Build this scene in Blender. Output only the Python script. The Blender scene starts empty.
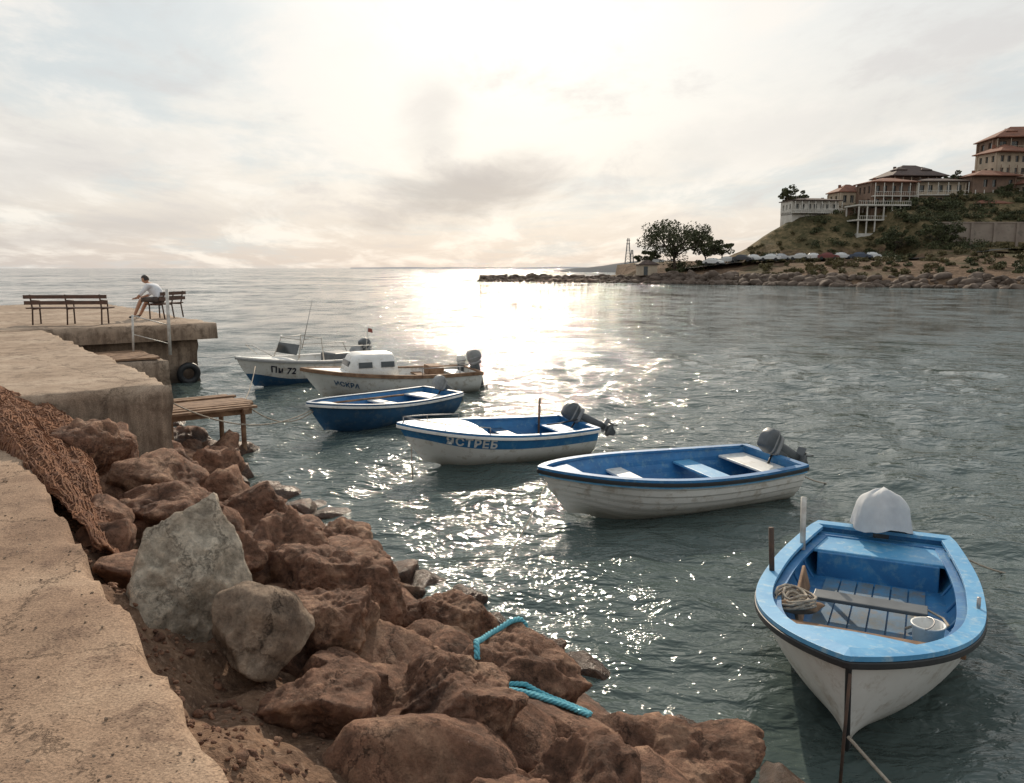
import bpy, bmesh, math, random
import numpy as np
from mathutils import Vector, Matrix, noise, Euler
random.seed(7); np.random.seed(7)
S=bpy.context.scene; COL=S.collection
rad=math.radians
# ------------------------------------------------------------ helpers
def link(o,parent=None):
    COL.objects.link(o)
    if parent is not None: o.parent=parent
    return o
def empty(name,loc=(0,0,0),rz=0,rx=0,ry=0,parent=None):
    e=bpy.data.objects.new(name,None); e.location=loc; e.rotation_euler=(rx,ry,rz); e.empty_display_size=.2
    return link(e,parent)
def mobj(name,verts,faces,mats=None,smooth=False,parent=None,midx=None,loc=None,rot=None):
    me=bpy.data.meshes.new(name); me.from_pydata([tuple(v) for v in verts],[],[tuple(f) for f in faces])
    if mats is not None:
        for m in (mats if isinstance(mats,(list,tuple)) else [mats]): me.materials.append(m)
    if midx is not None: me.polygons.foreach_set('material_index',list(midx))
    if smooth: me.polygons.foreach_set('use_smooth',[True]*len(me.polygons))
    me.update()
    o=bpy.data.objects.new(name,me)
    if loc is not None:o.location=loc
    if rot is not None:o.rotation_euler=rot
    return link(o,parent)
def box(name,size,loc,mat,parent=None,rot=(0,0,0),bev=.01,seg=2):
    bm=bmesh.new(); bmesh.ops.create_cube(bm,size=1)
    for v in bm.verts: v.co=Vector((v.co.x*size[0],v.co.y*size[1],v.co.z*size[2]))
    if bev>0: bmesh.ops.bevel(bm,geom=bm.edges[:],offset=min(bev,min(size)*.45),segments=seg,affect='EDGES',profile=.5)
    me=bpy.data.meshes.new(name); bm.to_mesh(me); bm.free(); me.materials.append(mat)
    o=bpy.data.objects.new(name,me); o.location=loc; o.rotation_euler=rot
    return link(o,parent)
class MB:
    def __init__(s): s.v=[];s.f=[];s.m=[]
    def box(s,c,size,m=0,rz=0,M=None):
        b=len(s.v); cs,sn=math.cos(rz),math.sin(rz)
        for dz in(-.5,.5):
            for dx,dy in((-.5,-.5),(.5,-.5),(.5,.5),(-.5,.5)):
                x,y,z=dx*size[0],dy*size[1],dz*size[2]
                p=Vector((c[0]+x*cs-y*sn,c[1]+x*sn+y*cs,c[2]+z))
                s.v.append(M@p if M else p)
        for f in((3,2,1,0),(4,5,6,7),(0,1,5,4),(1,2,6,5),(2,3,7,6),(3,0,4,7)):
            s.f.append([b+i for i in f]); s.m.append(m)
    def add(s,v,f,m=0):
        b=len(s.v); s.v+=list(v); s.f+=[[b+i for i in q] for q in f]; s.m+=[m]*len(f)
    def tube(s,pts,r,seg=8,m=0):
        v,f=tube_geo(pts,r,seg); s.add(v,f,m)
    def obj(s,name,mats,smooth=False,parent=None,loc=None,rot=None):
        return mobj(name,s.v,s.f,mats,smooth,parent,s.m,loc,rot)
def tube_geo(pts,r,seg=8):
    pts=[Vector(p) for p in pts]; n=len(pts)
    rs=r if isinstance(r,(list,tuple)) else [r]*n
    V=[];F=[];prev=None
    for i,p in enumerate(pts):
        t=(pts[min(i+1,n-1)]-pts[max(i-1,0)]).normalized()
        if prev is None:
            a=t.orthogonal().normalized()
        else:
            a=(prev-t*prev.dot(t)); a=a.normalized() if a.length>1e-6 else t.orthogonal().normalized()
        prev=a; b=t.cross(a)
        for k in range(seg):
            an=2*math.pi*k/seg; V.append(p+(a*math.cos(an)+b*math.sin(an))*rs[i])
    for i in range(n-1):
        for k in range(seg):
            k2=(k+1)%seg; F.append((i*seg+k,i*seg+k2,(i+1)*seg+k2,(i+1)*seg+k))
    F.append(tuple(range(seg))[::-1]); F.append(tuple((n-1)*seg+k for k in range(seg)))
    return V,F
def tube(name,pts,r,mat,parent=None,seg=8,smooth=True):
    v,f=tube_geo(pts,r,seg); return mobj(name,v,f,mat,smooth,parent)
def sag(a,b,drop,n=14,jit=0):
    a=Vector(a);b=Vector(b); out=[]
    for i in range(n+1):
        u=i/n; p=a.lerp(b,u); p.z-=drop*4*u*(1-u); out.append(p)
    return out
def loft(name,rings,mat,parent=None,seg=20,ex=3.0,rot=None,loc=None):
    V=[];F=[]
    for (cx,cy,cz,rx,ry) in rings:
        for k in range(seg):
            a=2*math.pi*k/seg; c,s_=math.cos(a),math.sin(a)
            V.append((cx+rx*math.copysign(abs(c)**(2/ex),c),cy+ry*math.copysign(abs(s_)**(2/ex),s_),cz))
    n=len(rings)
    for i in range(n-1):
        for k in range(seg):
            k2=(k+1)%seg; F.append((i*seg+k,i*seg+k2,(i+1)*seg+k2,(i+1)*seg+k))
    F.append(tuple(range(seg))[::-1]); F.append(tuple((n-1)*seg+k for k in range(seg)))
    return mobj(name,V,F,mat,True,parent,loc=loc,rot=rot)
def lerp(a,b,t): return a+(b-a)*t
def sm(x):
    x=max(0,min(1,x)); return x*x*(3-2*x)
# ------------------------------------------------------------ materials
def nt_of(name):
    m=bpy.data.materials.new(name); m.use_nodes=True
    return m,m.node_tree,m.node_tree.nodes,m.node_tree.links,m.node_tree.nodes['Principled BSDF']
def mat(name,c1,c2=None,rough=.6,scale=3,detail=5,bscale=40,bump=.15,bdist=.01,metal=0,spec=.5,spots=None,sscale=12,coord='Object',lo=.35,hi=.65,stain=None):
    m,nt,N,L,P=nt_of(name)
    tc=N.new('ShaderNodeTexCoord'); co=tc.outputs[coord]
    if c2 is None: c2=tuple(x*.72 for x in c1)
    n=N.new('ShaderNodeTexNoise'); n.inputs['Scale'].default_value=scale; n.inputs['Detail'].default_value=detail; n.inputs['Roughness'].default_value=.65
    L.new(co,n.inputs['Vector'])
    r=N.new('ShaderNodeValToRGB'); r.color_ramp.elements[0].position=lo; r.color_ramp.elements[1].position=hi
    r.color_ramp.elements[0].color=(*c2,1); r.color_ramp.elements[1].color=(*c1,1)
    L.new(n.outputs['Fac'],r.inputs['Fac']); out=r.outputs['Color']
    if spots:
        n2=N.new('ShaderNodeTexNoise'); n2.inputs['Scale'].default_value=sscale; n2.inputs['Detail'].default_value=7; n2.inputs['Roughness'].default_value=.7
        L.new(co,n2.inputs['Vector'])
        r2=N.new('ShaderNodeValToRGB'); r2.color_ramp.elements[0].position=.52; r2.color_ramp.elements[1].position=.66
        r2.color_ramp.elements[0].color=(0,0,0,1); r2.color_ramp.elements[1].color=(.8,.8,.8,1)
        L.new(n2.outputs['Fac'],r2.inputs['Fac'])
        mx=N.new('ShaderNodeMix'); mx.data_type='RGBA'; L.new(r2.outputs['Color'],mx.inputs['Factor']); L.new(out,mx.inputs['A']); mx.inputs['B'].default_value=(*spots,1)
        out=mx.outputs['Result']
    if stain:
        g=N.new('ShaderNodeNewGeometry'); sx=N.new('ShaderNodeSeparateXYZ'); L.new(g.outputs['Position'],sx.inputs[0])
        ad=N.new('ShaderNodeMath'); ad.operation='MULTIPLY_ADD'; L.new(n.outputs['Fac'],ad.inputs[0]); ad.inputs[1].default_value=-.25; L.new(sx.outputs['Z'],ad.inputs[2])
        mr=N.new('ShaderNodeMapRange'); mr.inputs['From Min'].default_value=stain[1]; mr.inputs['From Max'].default_value=stain[2]; mr.inputs['To Min'].default_value=stain[3]; mr.inputs['To Max'].default_value=0
        L.new(ad.outputs[0],mr.inputs['Value'])
        mx=N.new('ShaderNodeMix'); mx.data_type='RGBA'; L.new(mr.outputs[0],mx.inputs['Factor']); L.new(out,mx.inputs['A']); mx.inputs['B'].default_value=(*stain[0],1)
        out=mx.outputs['Result']
    L.new(out,P.inputs['Base Color'])
    P.inputs['Roughness'].default_value=rough; P.inputs['Metallic'].default_value=metal; P.inputs['Specular IOR Level'].default_value=spec
    if bump>0:
        nb=N.new('ShaderNodeTexNoise'); nb.inputs['Scale'].default_value=bscale; nb.inputs['Detail'].default_value=5; nb.inputs['Roughness'].default_value=.65
        L.new(co,nb.inputs['Vector'])
        b=N.new('ShaderNodeBump'); b.inputs['Strength'].default_value=bump; b.inputs['Distance'].default_value=bdist
        L.new(nb.outputs['Fac'],b.inputs['Height']); L.new(b.outputs['Normal'],P.inputs['Normal'])
    return m
class G_:
    def __init__(s,N,L): s.N,s.L=N,L
    def noise(s,co,sc,det,rough=.6,dist=0):
        n=s.N.new('ShaderNodeTexNoise'); n.inputs['Scale'].default_value=sc; n.inputs['Detail'].default_value=det; n.inputs['Roughness'].default_value=rough; n.inputs['Distortion'].default_value=dist
        s.L.new(co,n.inputs['Vector']); return n.outputs
    def rng(s,v,a,b,c,d):
        n=s.N.new('ShaderNodeMapRange'); n.inputs['From Min'].default_value=a;n.inputs['From Max'].default_value=b;n.inputs['To Min'].default_value=c;n.inputs['To Max'].default_value=d
        s.L.new(v,n.inputs['Value']); return n.outputs[0]
    def math(s,op,a,b=None,c=None):
        n=s.N.new('ShaderNodeMath'); n.operation=op
        for i,x in enumerate((a,b,c)):
            if x is None: continue
            if isinstance(x,(int,float)): n.inputs[i].default_value=x
            else: s.L.new(x,n.inputs[i])
        return n.outputs[0]
    def vmath(s,op,a,b=None,c=None):
        n=s.N.new('ShaderNodeVectorMath'); n.operation=op
        for i,x in enumerate((a,b,c)):
            if x is None: continue
            if isinstance(x,tuple): n.inputs[i].default_value=x
            else: s.L.new(x,n.inputs[i])
        return n.outputs['Value'] if op in('LENGTH','DOT_PRODUCT') else n.outputs[0]
    def mix(s,f,a,b,bt='MIX'):
        n=s.N.new('ShaderNodeMix'); n.data_type='RGBA'; n.blend_type=bt
        for s_,x in (('Factor',f),('A',a),('B',b)):
            if isinstance(x,(int,float)): n.inputs[s_].default_value=x
            elif isinstance(x,tuple): n.inputs[s_].default_value=(*x,1)
            else: s.L.new(x,n.inputs[s_])
        return n.outputs['Result']
    def scale(s,col,f):
        v=s.N.new('ShaderNodeVectorMath'); v.operation='SCALE'; s.L.new(col,v.inputs[0])
        if isinstance(f,(int,float)): v.inputs['Scale'].default_value=f
        else: s.L.new(f,v.inputs['Scale'])
        return v.outputs[0]
    def bump(s,h,st,di,nrm=None):
        b=s.N.new('ShaderNodeBump'); b.inputs['Strength'].default_value=st; b.inputs['Distance'].default_value=di; s.L.new(h,b.inputs['Height'])
        if nrm is not None: s.L.new(nrm,b.inputs['Normal'])
        return b.outputs['Normal']
    def cracks(s,co,sc,warp,amt,wd):
        dn=s.N.new('ShaderNodeVectorMath'); dn.operation='MULTIPLY_ADD'; s.L.new(warp,dn.inputs[0]); dn.inputs[1].default_value=(amt,)*3; s.L.new(co,dn.inputs[2])
        v=s.N.new('ShaderNodeTexVoronoi'); v.feature='DISTANCE_TO_EDGE'; v.inputs['Scale'].default_value=sc; s.L.new(dn.outputs[0],v.inputs['Vector'])
        return s.rng(v.outputs['Distance'],0,wd,0,1)
def rock_mat(name,ca,cb,cc):
    m,nt,N,L,P=nt_of(name); g=G_(N,L)
    tc=N.new('ShaderNodeNewGeometry'); co=tc.outputs['Position']
    n=g.noise(co,1.7,7,.72,.8)
    r=N.new('ShaderNodeValToRGB'); e=r.color_ramp.elements
    e[0].position=.32; e[0].color=(*ca,1); e[1].position=.66; e[1].color=(*cc,1); k=e.new(.5); k.color=(*cb,1)
    L.new(n['Fac'],r.inputs['Fac'])
    n2=g.noise(co,11,8,.76)
    mr=g.rng(n2['Fac'],.3,.7,.38,1.6)
    sx=N.new('ShaderNodeSeparateXYZ'); L.new(co,sx.inputs[0])
    ad=g.math('MULTIPLY_ADD',n['Fac'],-.4,sx.outputs['Z'])
    wet=g.rng(ad,-.12,.08,.32,1)
    cr=g.cracks(co,2.6,n2['Color'],.35,.035)
    crd=g.rng(cr,0,1,.55,1)
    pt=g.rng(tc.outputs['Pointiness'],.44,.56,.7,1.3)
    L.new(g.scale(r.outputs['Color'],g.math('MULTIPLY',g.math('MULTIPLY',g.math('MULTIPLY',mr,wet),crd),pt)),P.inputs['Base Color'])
    L.new(g.rng(wet,.32,1,.3,.85),P.inputs['Roughness'])
    P.inputs['Specular IOR Level'].default_value=.35
    b0=g.bump(cr,.5,.03); b1=g.bump(n2['Fac'],1,.085,b0)
    n3=g.noise(co,65,5,.7); b2=g.bump(n3['Fac'],.8,.012,b1)
    L.new(b2,P.inputs['Normal']); return m
def conc_mat(name,ca,cb,cc,dark,stain=False):
    m,nt,N,L,P=nt_of(name); g=G_(N,L)
    tc=N.new('ShaderNodeNewGeometry'); co=tc.outputs['Position']
    n=g.noise(co,.7,7,.66,.5); r=N.new('ShaderNodeValToRGB'); e=r.color_ramp.elements
    e[0].position=.32; e[0].color=(*ca,1); e[1].position=.68; e[1].color=(*cc,1); k=e.new(.5); k.color=(*cb,1); L.new(n['Fac'],r.inputs['Fac'])
    n2=g.noise(co,5,8,.75,.3); col=g.mix(g.rng(n2['Fac'],.50,.64,0,.8),r.outputs['Color'],dark)
    n3=g.noise(co,95,3,.7); col=g.scale(col,g.rng(n3['Fac'],.3,.7,.55,1.4))
    v=N.new('ShaderNodeTexVoronoi'); v.inputs['Scale'].default_value=55; L.new(co,v.inputs['Vector'])
    pit=g.rng(v.outputs['Distance'],.12,.3,0,1); msk=g.rng(n2['Fac'],.42,.55,0,1)
    pitm=g.math('MULTIPLY',g.math('SUBTRACT',1,pit),msk); col=g.mix(g.math('MULTIPLY',pitm,.55),col,tuple(x*.5 for x in dark))
    cr=g.cracks(co,.55,n2['Color'],.5,.007); col=g.mix(g.math('MULTIPLY',g.math('SUBTRACT',1,cr),.7),col,tuple(x*.35 for x in dark))
    if stain:
        sx=N.new('ShaderNodeSeparateXYZ'); L.new(co,sx.inputs[0]); ad=g.math('MULTIPLY_ADD',n2['Fac'],-.5,sx.outputs['Z'])
        col=g.mix(g.rng(ad,-.15,.35,.85,0),col,(.045,.036,.03))
        mpv=N.new('ShaderNodeMapping'); mpv.inputs['Scale'].default_value=(4,4,.5); L.new(co,mpv.inputs['Vector']); ns=g.noise(mpv.outputs[0],1,6,.7)
        w2=g.math('MULTIPLY',g.rng(sx.outputs['Z'],1.5,1.62,1,0),g.rng(ns['Fac'],.42,.62,.15,.75)); col=g.mix(w2,col,(.10,.07,.052))
    L.new(col,P.inputs['Base Color']); P.inputs['Roughness'].default_value=.92; P.inputs['Specular IOR Level'].default_value=.2
    b=g.bump(n2['Fac'],.6,.025); b=g.bump(n3['Fac'],.5,.006,b); b=g.bump(g.math('MULTIPLY',pitm,-1),.6,.008,b); b=g.bump(cr,.5,.01,b); L.new(b,P.inputs['Normal']); return m
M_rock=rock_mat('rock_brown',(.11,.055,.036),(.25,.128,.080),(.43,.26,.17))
M_rock2=rock_mat('rock_pale',(.38,.29,.215),(.55,.46,.36),(.68,.59,.48))
M_rock3=rock_mat('rock_tan',(.18,.12,.085),(.32,.23,.165),(.44,.34,.26))
M_conc=conc_mat('concrete_tan',(.215,.135,.09),(.34,.23,.158),(.43,.31,.22),(.16,.10,.07))
M_conc2=conc_mat('concrete_grey',(.24,.17,.12),(.36,.27,.20),(.44,.345,.265),(.16,.112,.08),True)
M_dirt=mat('dirt_gravel',(.23,.14,.09),(.09,.053,.036),.95,6,8,14,1,.05,spots=(.30,.20,.14),sscale=30,spec=.15)
M_wood=mat('wood_old',(.30,.19,.12),(.14,.08,.05),.8,6,8,60,.4,.01,spec=.2)
M_woodd=mat('wood_bench',(.12,.055,.035),(.06,.03,.02),.6,6,8,60,.3,.01)
M_white=mat('paint_white',(.74,.73,.70),(.60,.585,.55),.45,1.6,8,30,.08,.004,spots=(.42,.37,.31),sscale=5,stain=((.23,.22,.17),-.12,.05,.75),lo=.3,hi=.6)
M_whitec=mat('paint_white_clean',(.78,.77,.75),(.62,.61,.58),.4,2,8,30,.06,.004,spots=(.5,.46,.4),sscale=7)
M_blue=mat('paint_blue',(.03,.185,.41),(.022,.12,.29),.5,3,8,40,.12,.004,spots=(.12,.26,.38),sscale=9)
M_bluel=mat('paint_blue_pale',(.13,.37,.60),(.07,.27,.50),.45,3,8,40,.12,.004,spots=(.32,.47,.57),sscale=10)
M_blued=mat('paint_blue_dark',(.035,.11,.22),(.02,.07,.15),.5,2,8,30,.1,.004,spots=(.12,.16,.2),sscale=6)
M_black=mat('rubber_black',(.018,.018,.02),(.03,.03,.032),.55,6,6,40,.1,.004)
M_greyd=mat('grey_dark',(.10,.11,.12),(.06,.068,.075),.4,5,6,40,.08,.004)
M_grey=mat('grey_mid',(.30,.30,.30),(.2,.2,.2),.6,5,6,40,.1,.004)
M_tarp=mat('tarp_grey',(.55,.56,.57),(.42,.43,.45),.8,3,5,60,.15,.004)
M_metal=mat('metal_worn',(.45,.45,.45),(.25,.22,.2),.4,8,6,40,.1,.003,metal=.7)
M_pole=mat('pole_painted',(.62,.60,.56),(.4,.36,.32),.5,8,6,40,.1,.003)
M_rust=mat('iron_rust',(.10,.055,.035),(.05,.035,.03),.8,12,6,60,.3,.005)
M_rope=mat('rope_pale',(.42,.37,.30),(.25,.2,.16),.9,30,4,90,.6,.005)
M_teal=mat('rope_teal',(.16,.47,.54),(.07,.31,.41),.8,30,4,120,.7,.006)
M_net=mat('fishing_net',(.34,.15,.075),(.14,.06,.035),.95,8,8,70,1,.03,spots=(.42,.23,.13),sscale=22)
# ------------------------------------------------------------ world, sun, camera
SUN_EL,SUN_AZ=rad(26),rad(-.2)
sv=Vector((math.sin(SUN_AZ)*math.cos(SUN_EL),math.cos(SUN_AZ)*math.cos(SUN_EL),math.sin(SUN_EL)))
W=bpy.data.worlds.new("World"); S.world=W; W.use_nodes=True
N=W.node_tree.nodes; L=W.node_tree.links; N.clear(); g=G_(N,L)
out=N.new('ShaderNodeOutputWorld')
sky=N.new('ShaderNodeTexSky'); sky.sky_type='NISHITA'; sky.sun_disc=False; sky.sun_elevation=SUN_EL; sky.sun_rotation=SUN_AZ
bg1=N.new('ShaderNodeBackground'); bg1.inputs['Strength'].default_value=.08; L.new(sky.outputs[0],bg1.inputs['Color'])
tc=N.new('ShaderNodeTexCoord'); D=tc.outputs['Generated']
sx=N.new('ShaderNodeSeparateXYZ'); L.new(D,sx.inputs[0])
wm=g.math; wmix=g.mix
def wrange(v,a,b,c,d):
    n=N.new('ShaderNodeMapRange'); n.interpolation_type='SMOOTHSTEP'
    n.inputs['From Min'].default_value=a;n.inputs['From Max'].default_value=b;n.inputs['To Min'].default_value=c;n.inputs['To Max'].default_value=d
    L.new(v,n.inputs['Value']); return n.outputs[0]
zc=wm('MAXIMUM',sx.outputs['Z'],0)
rp=N.new('ShaderNodeValToRGB'); e=rp.color_ramp.elements
e[0].position=0; e[0].color=(.63,.575,.54,1); e[1].position=1; e[1].color=(.48,.57,.63,1)
for p,c in((.03,(.70,.635,.585)),(.08,(.82,.76,.69)),(.16,(.83,.80,.74)),(.28,(.77,.78,.76)),(.55,(.64,.69,.71))):
    k=e.new(p); k.color=(*c,1)
L.new(zc,rp.inputs['Fac']); base=rp.outputs['Color']
zz=wm('ADD',zc,.13)
px=wm('DIVIDE',sx.outputs['X'],zz); py=wm('DIVIDE',sx.outputs['Y'],zz)
cv=N.new('ShaderNodeCombineXYZ'); L.new(px,cv.inputs[0]); L.new(py,cv.inputs[1])
def cnoise(scale,detail,dist,off,sy=1,rough=.55,rz=0):
    mp=N.new('ShaderNodeMapping'); mp.inputs['Location'].default_value=off; mp.inputs['Scale'].default_value=(1,sy,1); mp.inputs['Rotation'].default_value=(0,0,rz); L.new(cv.outputs[0],mp.inputs['Vector'])
    return g.noise(mp.outputs[0],scale,detail,rough,dist)['Fac']
c1=cnoise(.75,6,.3,(3.1,1.7,0),1,.6); c2=cnoise(1.6,7,.35,(7,2,0),.5,.64,.35); n4=cnoise(1.7,7,.4,(4,4,0),.5,.62)
dt=N.new('ShaderNodeVectorMath'); dt.operation='DOT_PRODUCT'; L.new(D,dt.inputs[0]); dt.inputs[1].default_value=sv
gp=wm('POWER',wm('MAXIMUM',dt.outputs['Value'],0),20)
gl=N.new('ShaderNodeVectorMath'); gl.operation='SCALE'; gl.inputs[0].default_value=(.46,.41,.33); L.new(gp,gl.inputs['Scale'])
ad=N.new('ShaderNodeVectorMath'); ad.operation='ADD'; L.new(base,ad.inputs[0]); L.new(gl.outputs[0],ad.inputs[1]); base=ad.outputs[0]
base=wmix(wm('MULTIPLY',wrange(c1,.48,.64,0,.6),wrange(gp,0,.7,1,.25)),base,(.60,.68,.71))
base=wmix(wrange(c2,.46,.66,0,.8),base,(1.0,.94,.86))
base=wmix(wm('MULTIPLY',wrange(c2,.32,.48,.7,0),wrange(zc,.0,.5,1,.3)),base,(.67,.63,.61))
def blob(dirv,wx,wz,noi,strength,col,base,amp=2.2):
    dx=wm('SUBTRACT',sx.outputs['X'],dirv[0]); dz=wm('SUBTRACT',sx.outputs['Z'],dirv[2])
    dz=wm('ADD',dz,wm('MULTIPLY',dx,-.18))
    a=wm('POWER',wm('ABSOLUTE',wm('DIVIDE',dx,wx)),2); b=wm('POWER',wm('ABSOLUTE',wm('DIVIDE',dz,wz)),2)
    r=wm('SQRT',wm('ADD',a,b)); r=wm('ADD',r,wm('MULTIPLY',wm('SUBTRACT',noi,.5),amp))
    m_=wrange(r,.1,1.3,strength,0)
    m_=wm('MULTIPLY',m_,wrange(sx.outputs['Y'],0,.2,0,1))
    return wmix(m_,base,col)
base=blob((-.055,1,.094),.13,.038,n4,.9,(.50,.46,.44),base)
base=blob((-.09,1,.17),.05,.06,n4,.6,(.66,.63,.60),base)
base=blob((-.50,1,.03),.30,.018,n4,.6,(.58,.55,.54),base)
base=blob((-.50,1,.10),.16,.03,c1,.45,(.70,.67,.65),base)
base=blob((.30,1,.15),.2,.04,n4,.5,(.71,.69,.66),base)
bg2=N.new('ShaderNodeBackground'); bg2.inputs['Strength'].default_value=1.03; L.new(base,bg2.inputs['Color'])
mxs=N.new('ShaderNodeMixShader'); mxs.inputs[0].default_value=.9; L.new(bg1.outputs[0],mxs.inputs[1]); L.new(bg2.outputs[0],mxs.inputs[2]); L.new(mxs.outputs[0],out.inputs[0])
sl=bpy.data.lights.new('sun','SUN'); sl.energy=3.8; sl.angle=rad(.6); sl.color=(1,.86,.68)
so=bpy.data.objects.new('sun',sl); so.rotation_euler=sv.to_track_quat('Z','Y').to_euler(); link(so)
cam=bpy.data.cameras.new('camera'); cam.sensor_width=36; cam.lens=28.23; cam.clip_end=30000; cam.clip_start=.05
co=bpy.data.objects.new('camera',cam); co.location=(0,0,3.2); co.rotation_euler=(rad(90-8.74),0,0); link(co); S.camera=co
S.view_settings.view_transform='Standard'; S.view_settings.look='None'; S.view_settings.exposure=0
# ------------------------------------------------------------ water
def axis(lo,hi,step,gr,far0,far1):
    a=list(np.arange(lo,hi,step)); s_=step; x=a[-1]; r=[]
    while x<far1: s_*=gr; x+=s_; r.append(x)
    s_=step; x=a[0]; l=[]
    while x>far0: s_*=gr; x-=s_; l.append(x)
    return np.array(l[::-1]+a+r)
xs=axis(-13,13,.085,1.06,-9000,9000); ys=axis(3.2,26,.085,1.055,-800,12000)
X,Y=np.meshgrid(xs,ys); sp=np.maximum(np.gradient(xs)[None,:]*np.ones_like(X),np.gradient(ys)[:,None]*np.ones_like(X))
Z=np.zeros_like(X); nw=80; rng=np.random.RandomState(3)
for i in range(nw):
    lam=math.exp(rng.uniform(math.log(.36),math.log(3.2))); th=rng.normal(-1.9,.9); ph=rng.uniform(0,6.28)
    sl_=.135*math.sqrt(2/nw); A=sl_*lam/(2*math.pi); kx,ky=math.cos(th)*2*math.pi/lam,math.sin(th)*2*math.pi/lam
    att=np.clip((lam/sp-3)/4,0,1); Z+=A*att*np.sin(kx*X+ky*Y+ph+.6*np.sin(.31*X+.23*Y+i))
me=bpy.data.meshes.new('sea_water'); nx,ny=len(xs),len(ys)
me.vertices.add(nx*ny); me.vertices.foreach_set('co',np.stack([X,Y,Z],-1).astype('f').ravel())
idx=np.arange(nx*ny).reshape(ny,nx); q=np.stack([idx[:-1,:-1],idx[:-1,1:],idx[1:,1:],idx[1:,:-1]],-1).reshape(-1,4)
me.loops.add(q.size); me.loops.foreach_set('vertex_index',q.ravel().astype('i')); me.polygons.add(len(q)); me.polygons.foreach_set('loop_start',(np.arange(len(q))*4).astype('i'))
me.update(); me.validate(); me.polygons.foreach_set('use_smooth',[True]*len(me.polygons))
m,nt,N,L,P=nt_of('water'); g=G_(N,L)
tcw=N.new('ShaderNodeNewGeometry'); pos=tcw.outputs['Position']
P.inputs['Roughness'].default_value=.055; P.inputs['IOR'].default_value=1.333
P.inputs['Base Color'].default_value=(.066,.09,.085,1)
mp=N.new('ShaderNodeMapping'); mp.inputs['Scale'].default_value=(.75,1.25,1); mp.inputs['Rotation'].default_value=(0,0,.3); L.new(pos,mp.inputs['Vector'])
nn=None
for sc,di,dd in((1.5,.16,3),(5.5,.045,3)):
    nn=g.bump(g.noise(mp.outputs[0],sc,dd,.55,.5)['Fac'],1,di,nn)
# wind ripples as a direct slope field: keeps its steepness where waves are smaller than a pixel
mp2=N.new('ShaderNodeMapping'); mp2.inputs['Scale'].default_value=(.7,.55,1); mp2.inputs['Rotation'].default_value=(0,0,.12); L.new(pos,mp2.inputs['Vector'])
dist=g.vmath('LENGTH',g.vmath('SUBTRACT',pos,(0,8,0)))
far_=g.rng(dist,6,34,.10,1)
gust=g.noise(pos,.035,3,.6)['Fac']; gf=g.rng(gust,.3,.7,.7,1.3)
half=(.5,.5,.5)
s1=g.vmath('SUBTRACT',g.noise(mp2.outputs[0],1.0,1,.6)['Color'],half); s2=g.vmath('SUBTRACT',g.noise(mp2.outputs[0],.30,2,.7)['Color'],half)
s4=g.vmath('SUBTRACT',g.noise(mp2.outputs[0],.09,1,.6)['Color'],half)
sl1=g.vmath('MULTIPLY',s1,(.55,.66,0)); sl2=g.vmath('MULTIPLY',s2,(.60,.80,0))
w4=g.rng(dist,50,160,0,1); sl4=g.scale(g.vmath('MULTIPLY',s4,(.5,.8,0)),w4)
tot=g.scale(g.vmath('ADD',g.vmath('ADD',sl1,sl2),sl4),g.math('MULTIPLY',far_,gf))
nf=g.vmath('NORMALIZE',g.vmath('ADD',nn,tot))
L.new(nf,P.inputs['Normal']); me.materials.append(m)
link(bpy.data.objects.new('sea_water',me))
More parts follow.
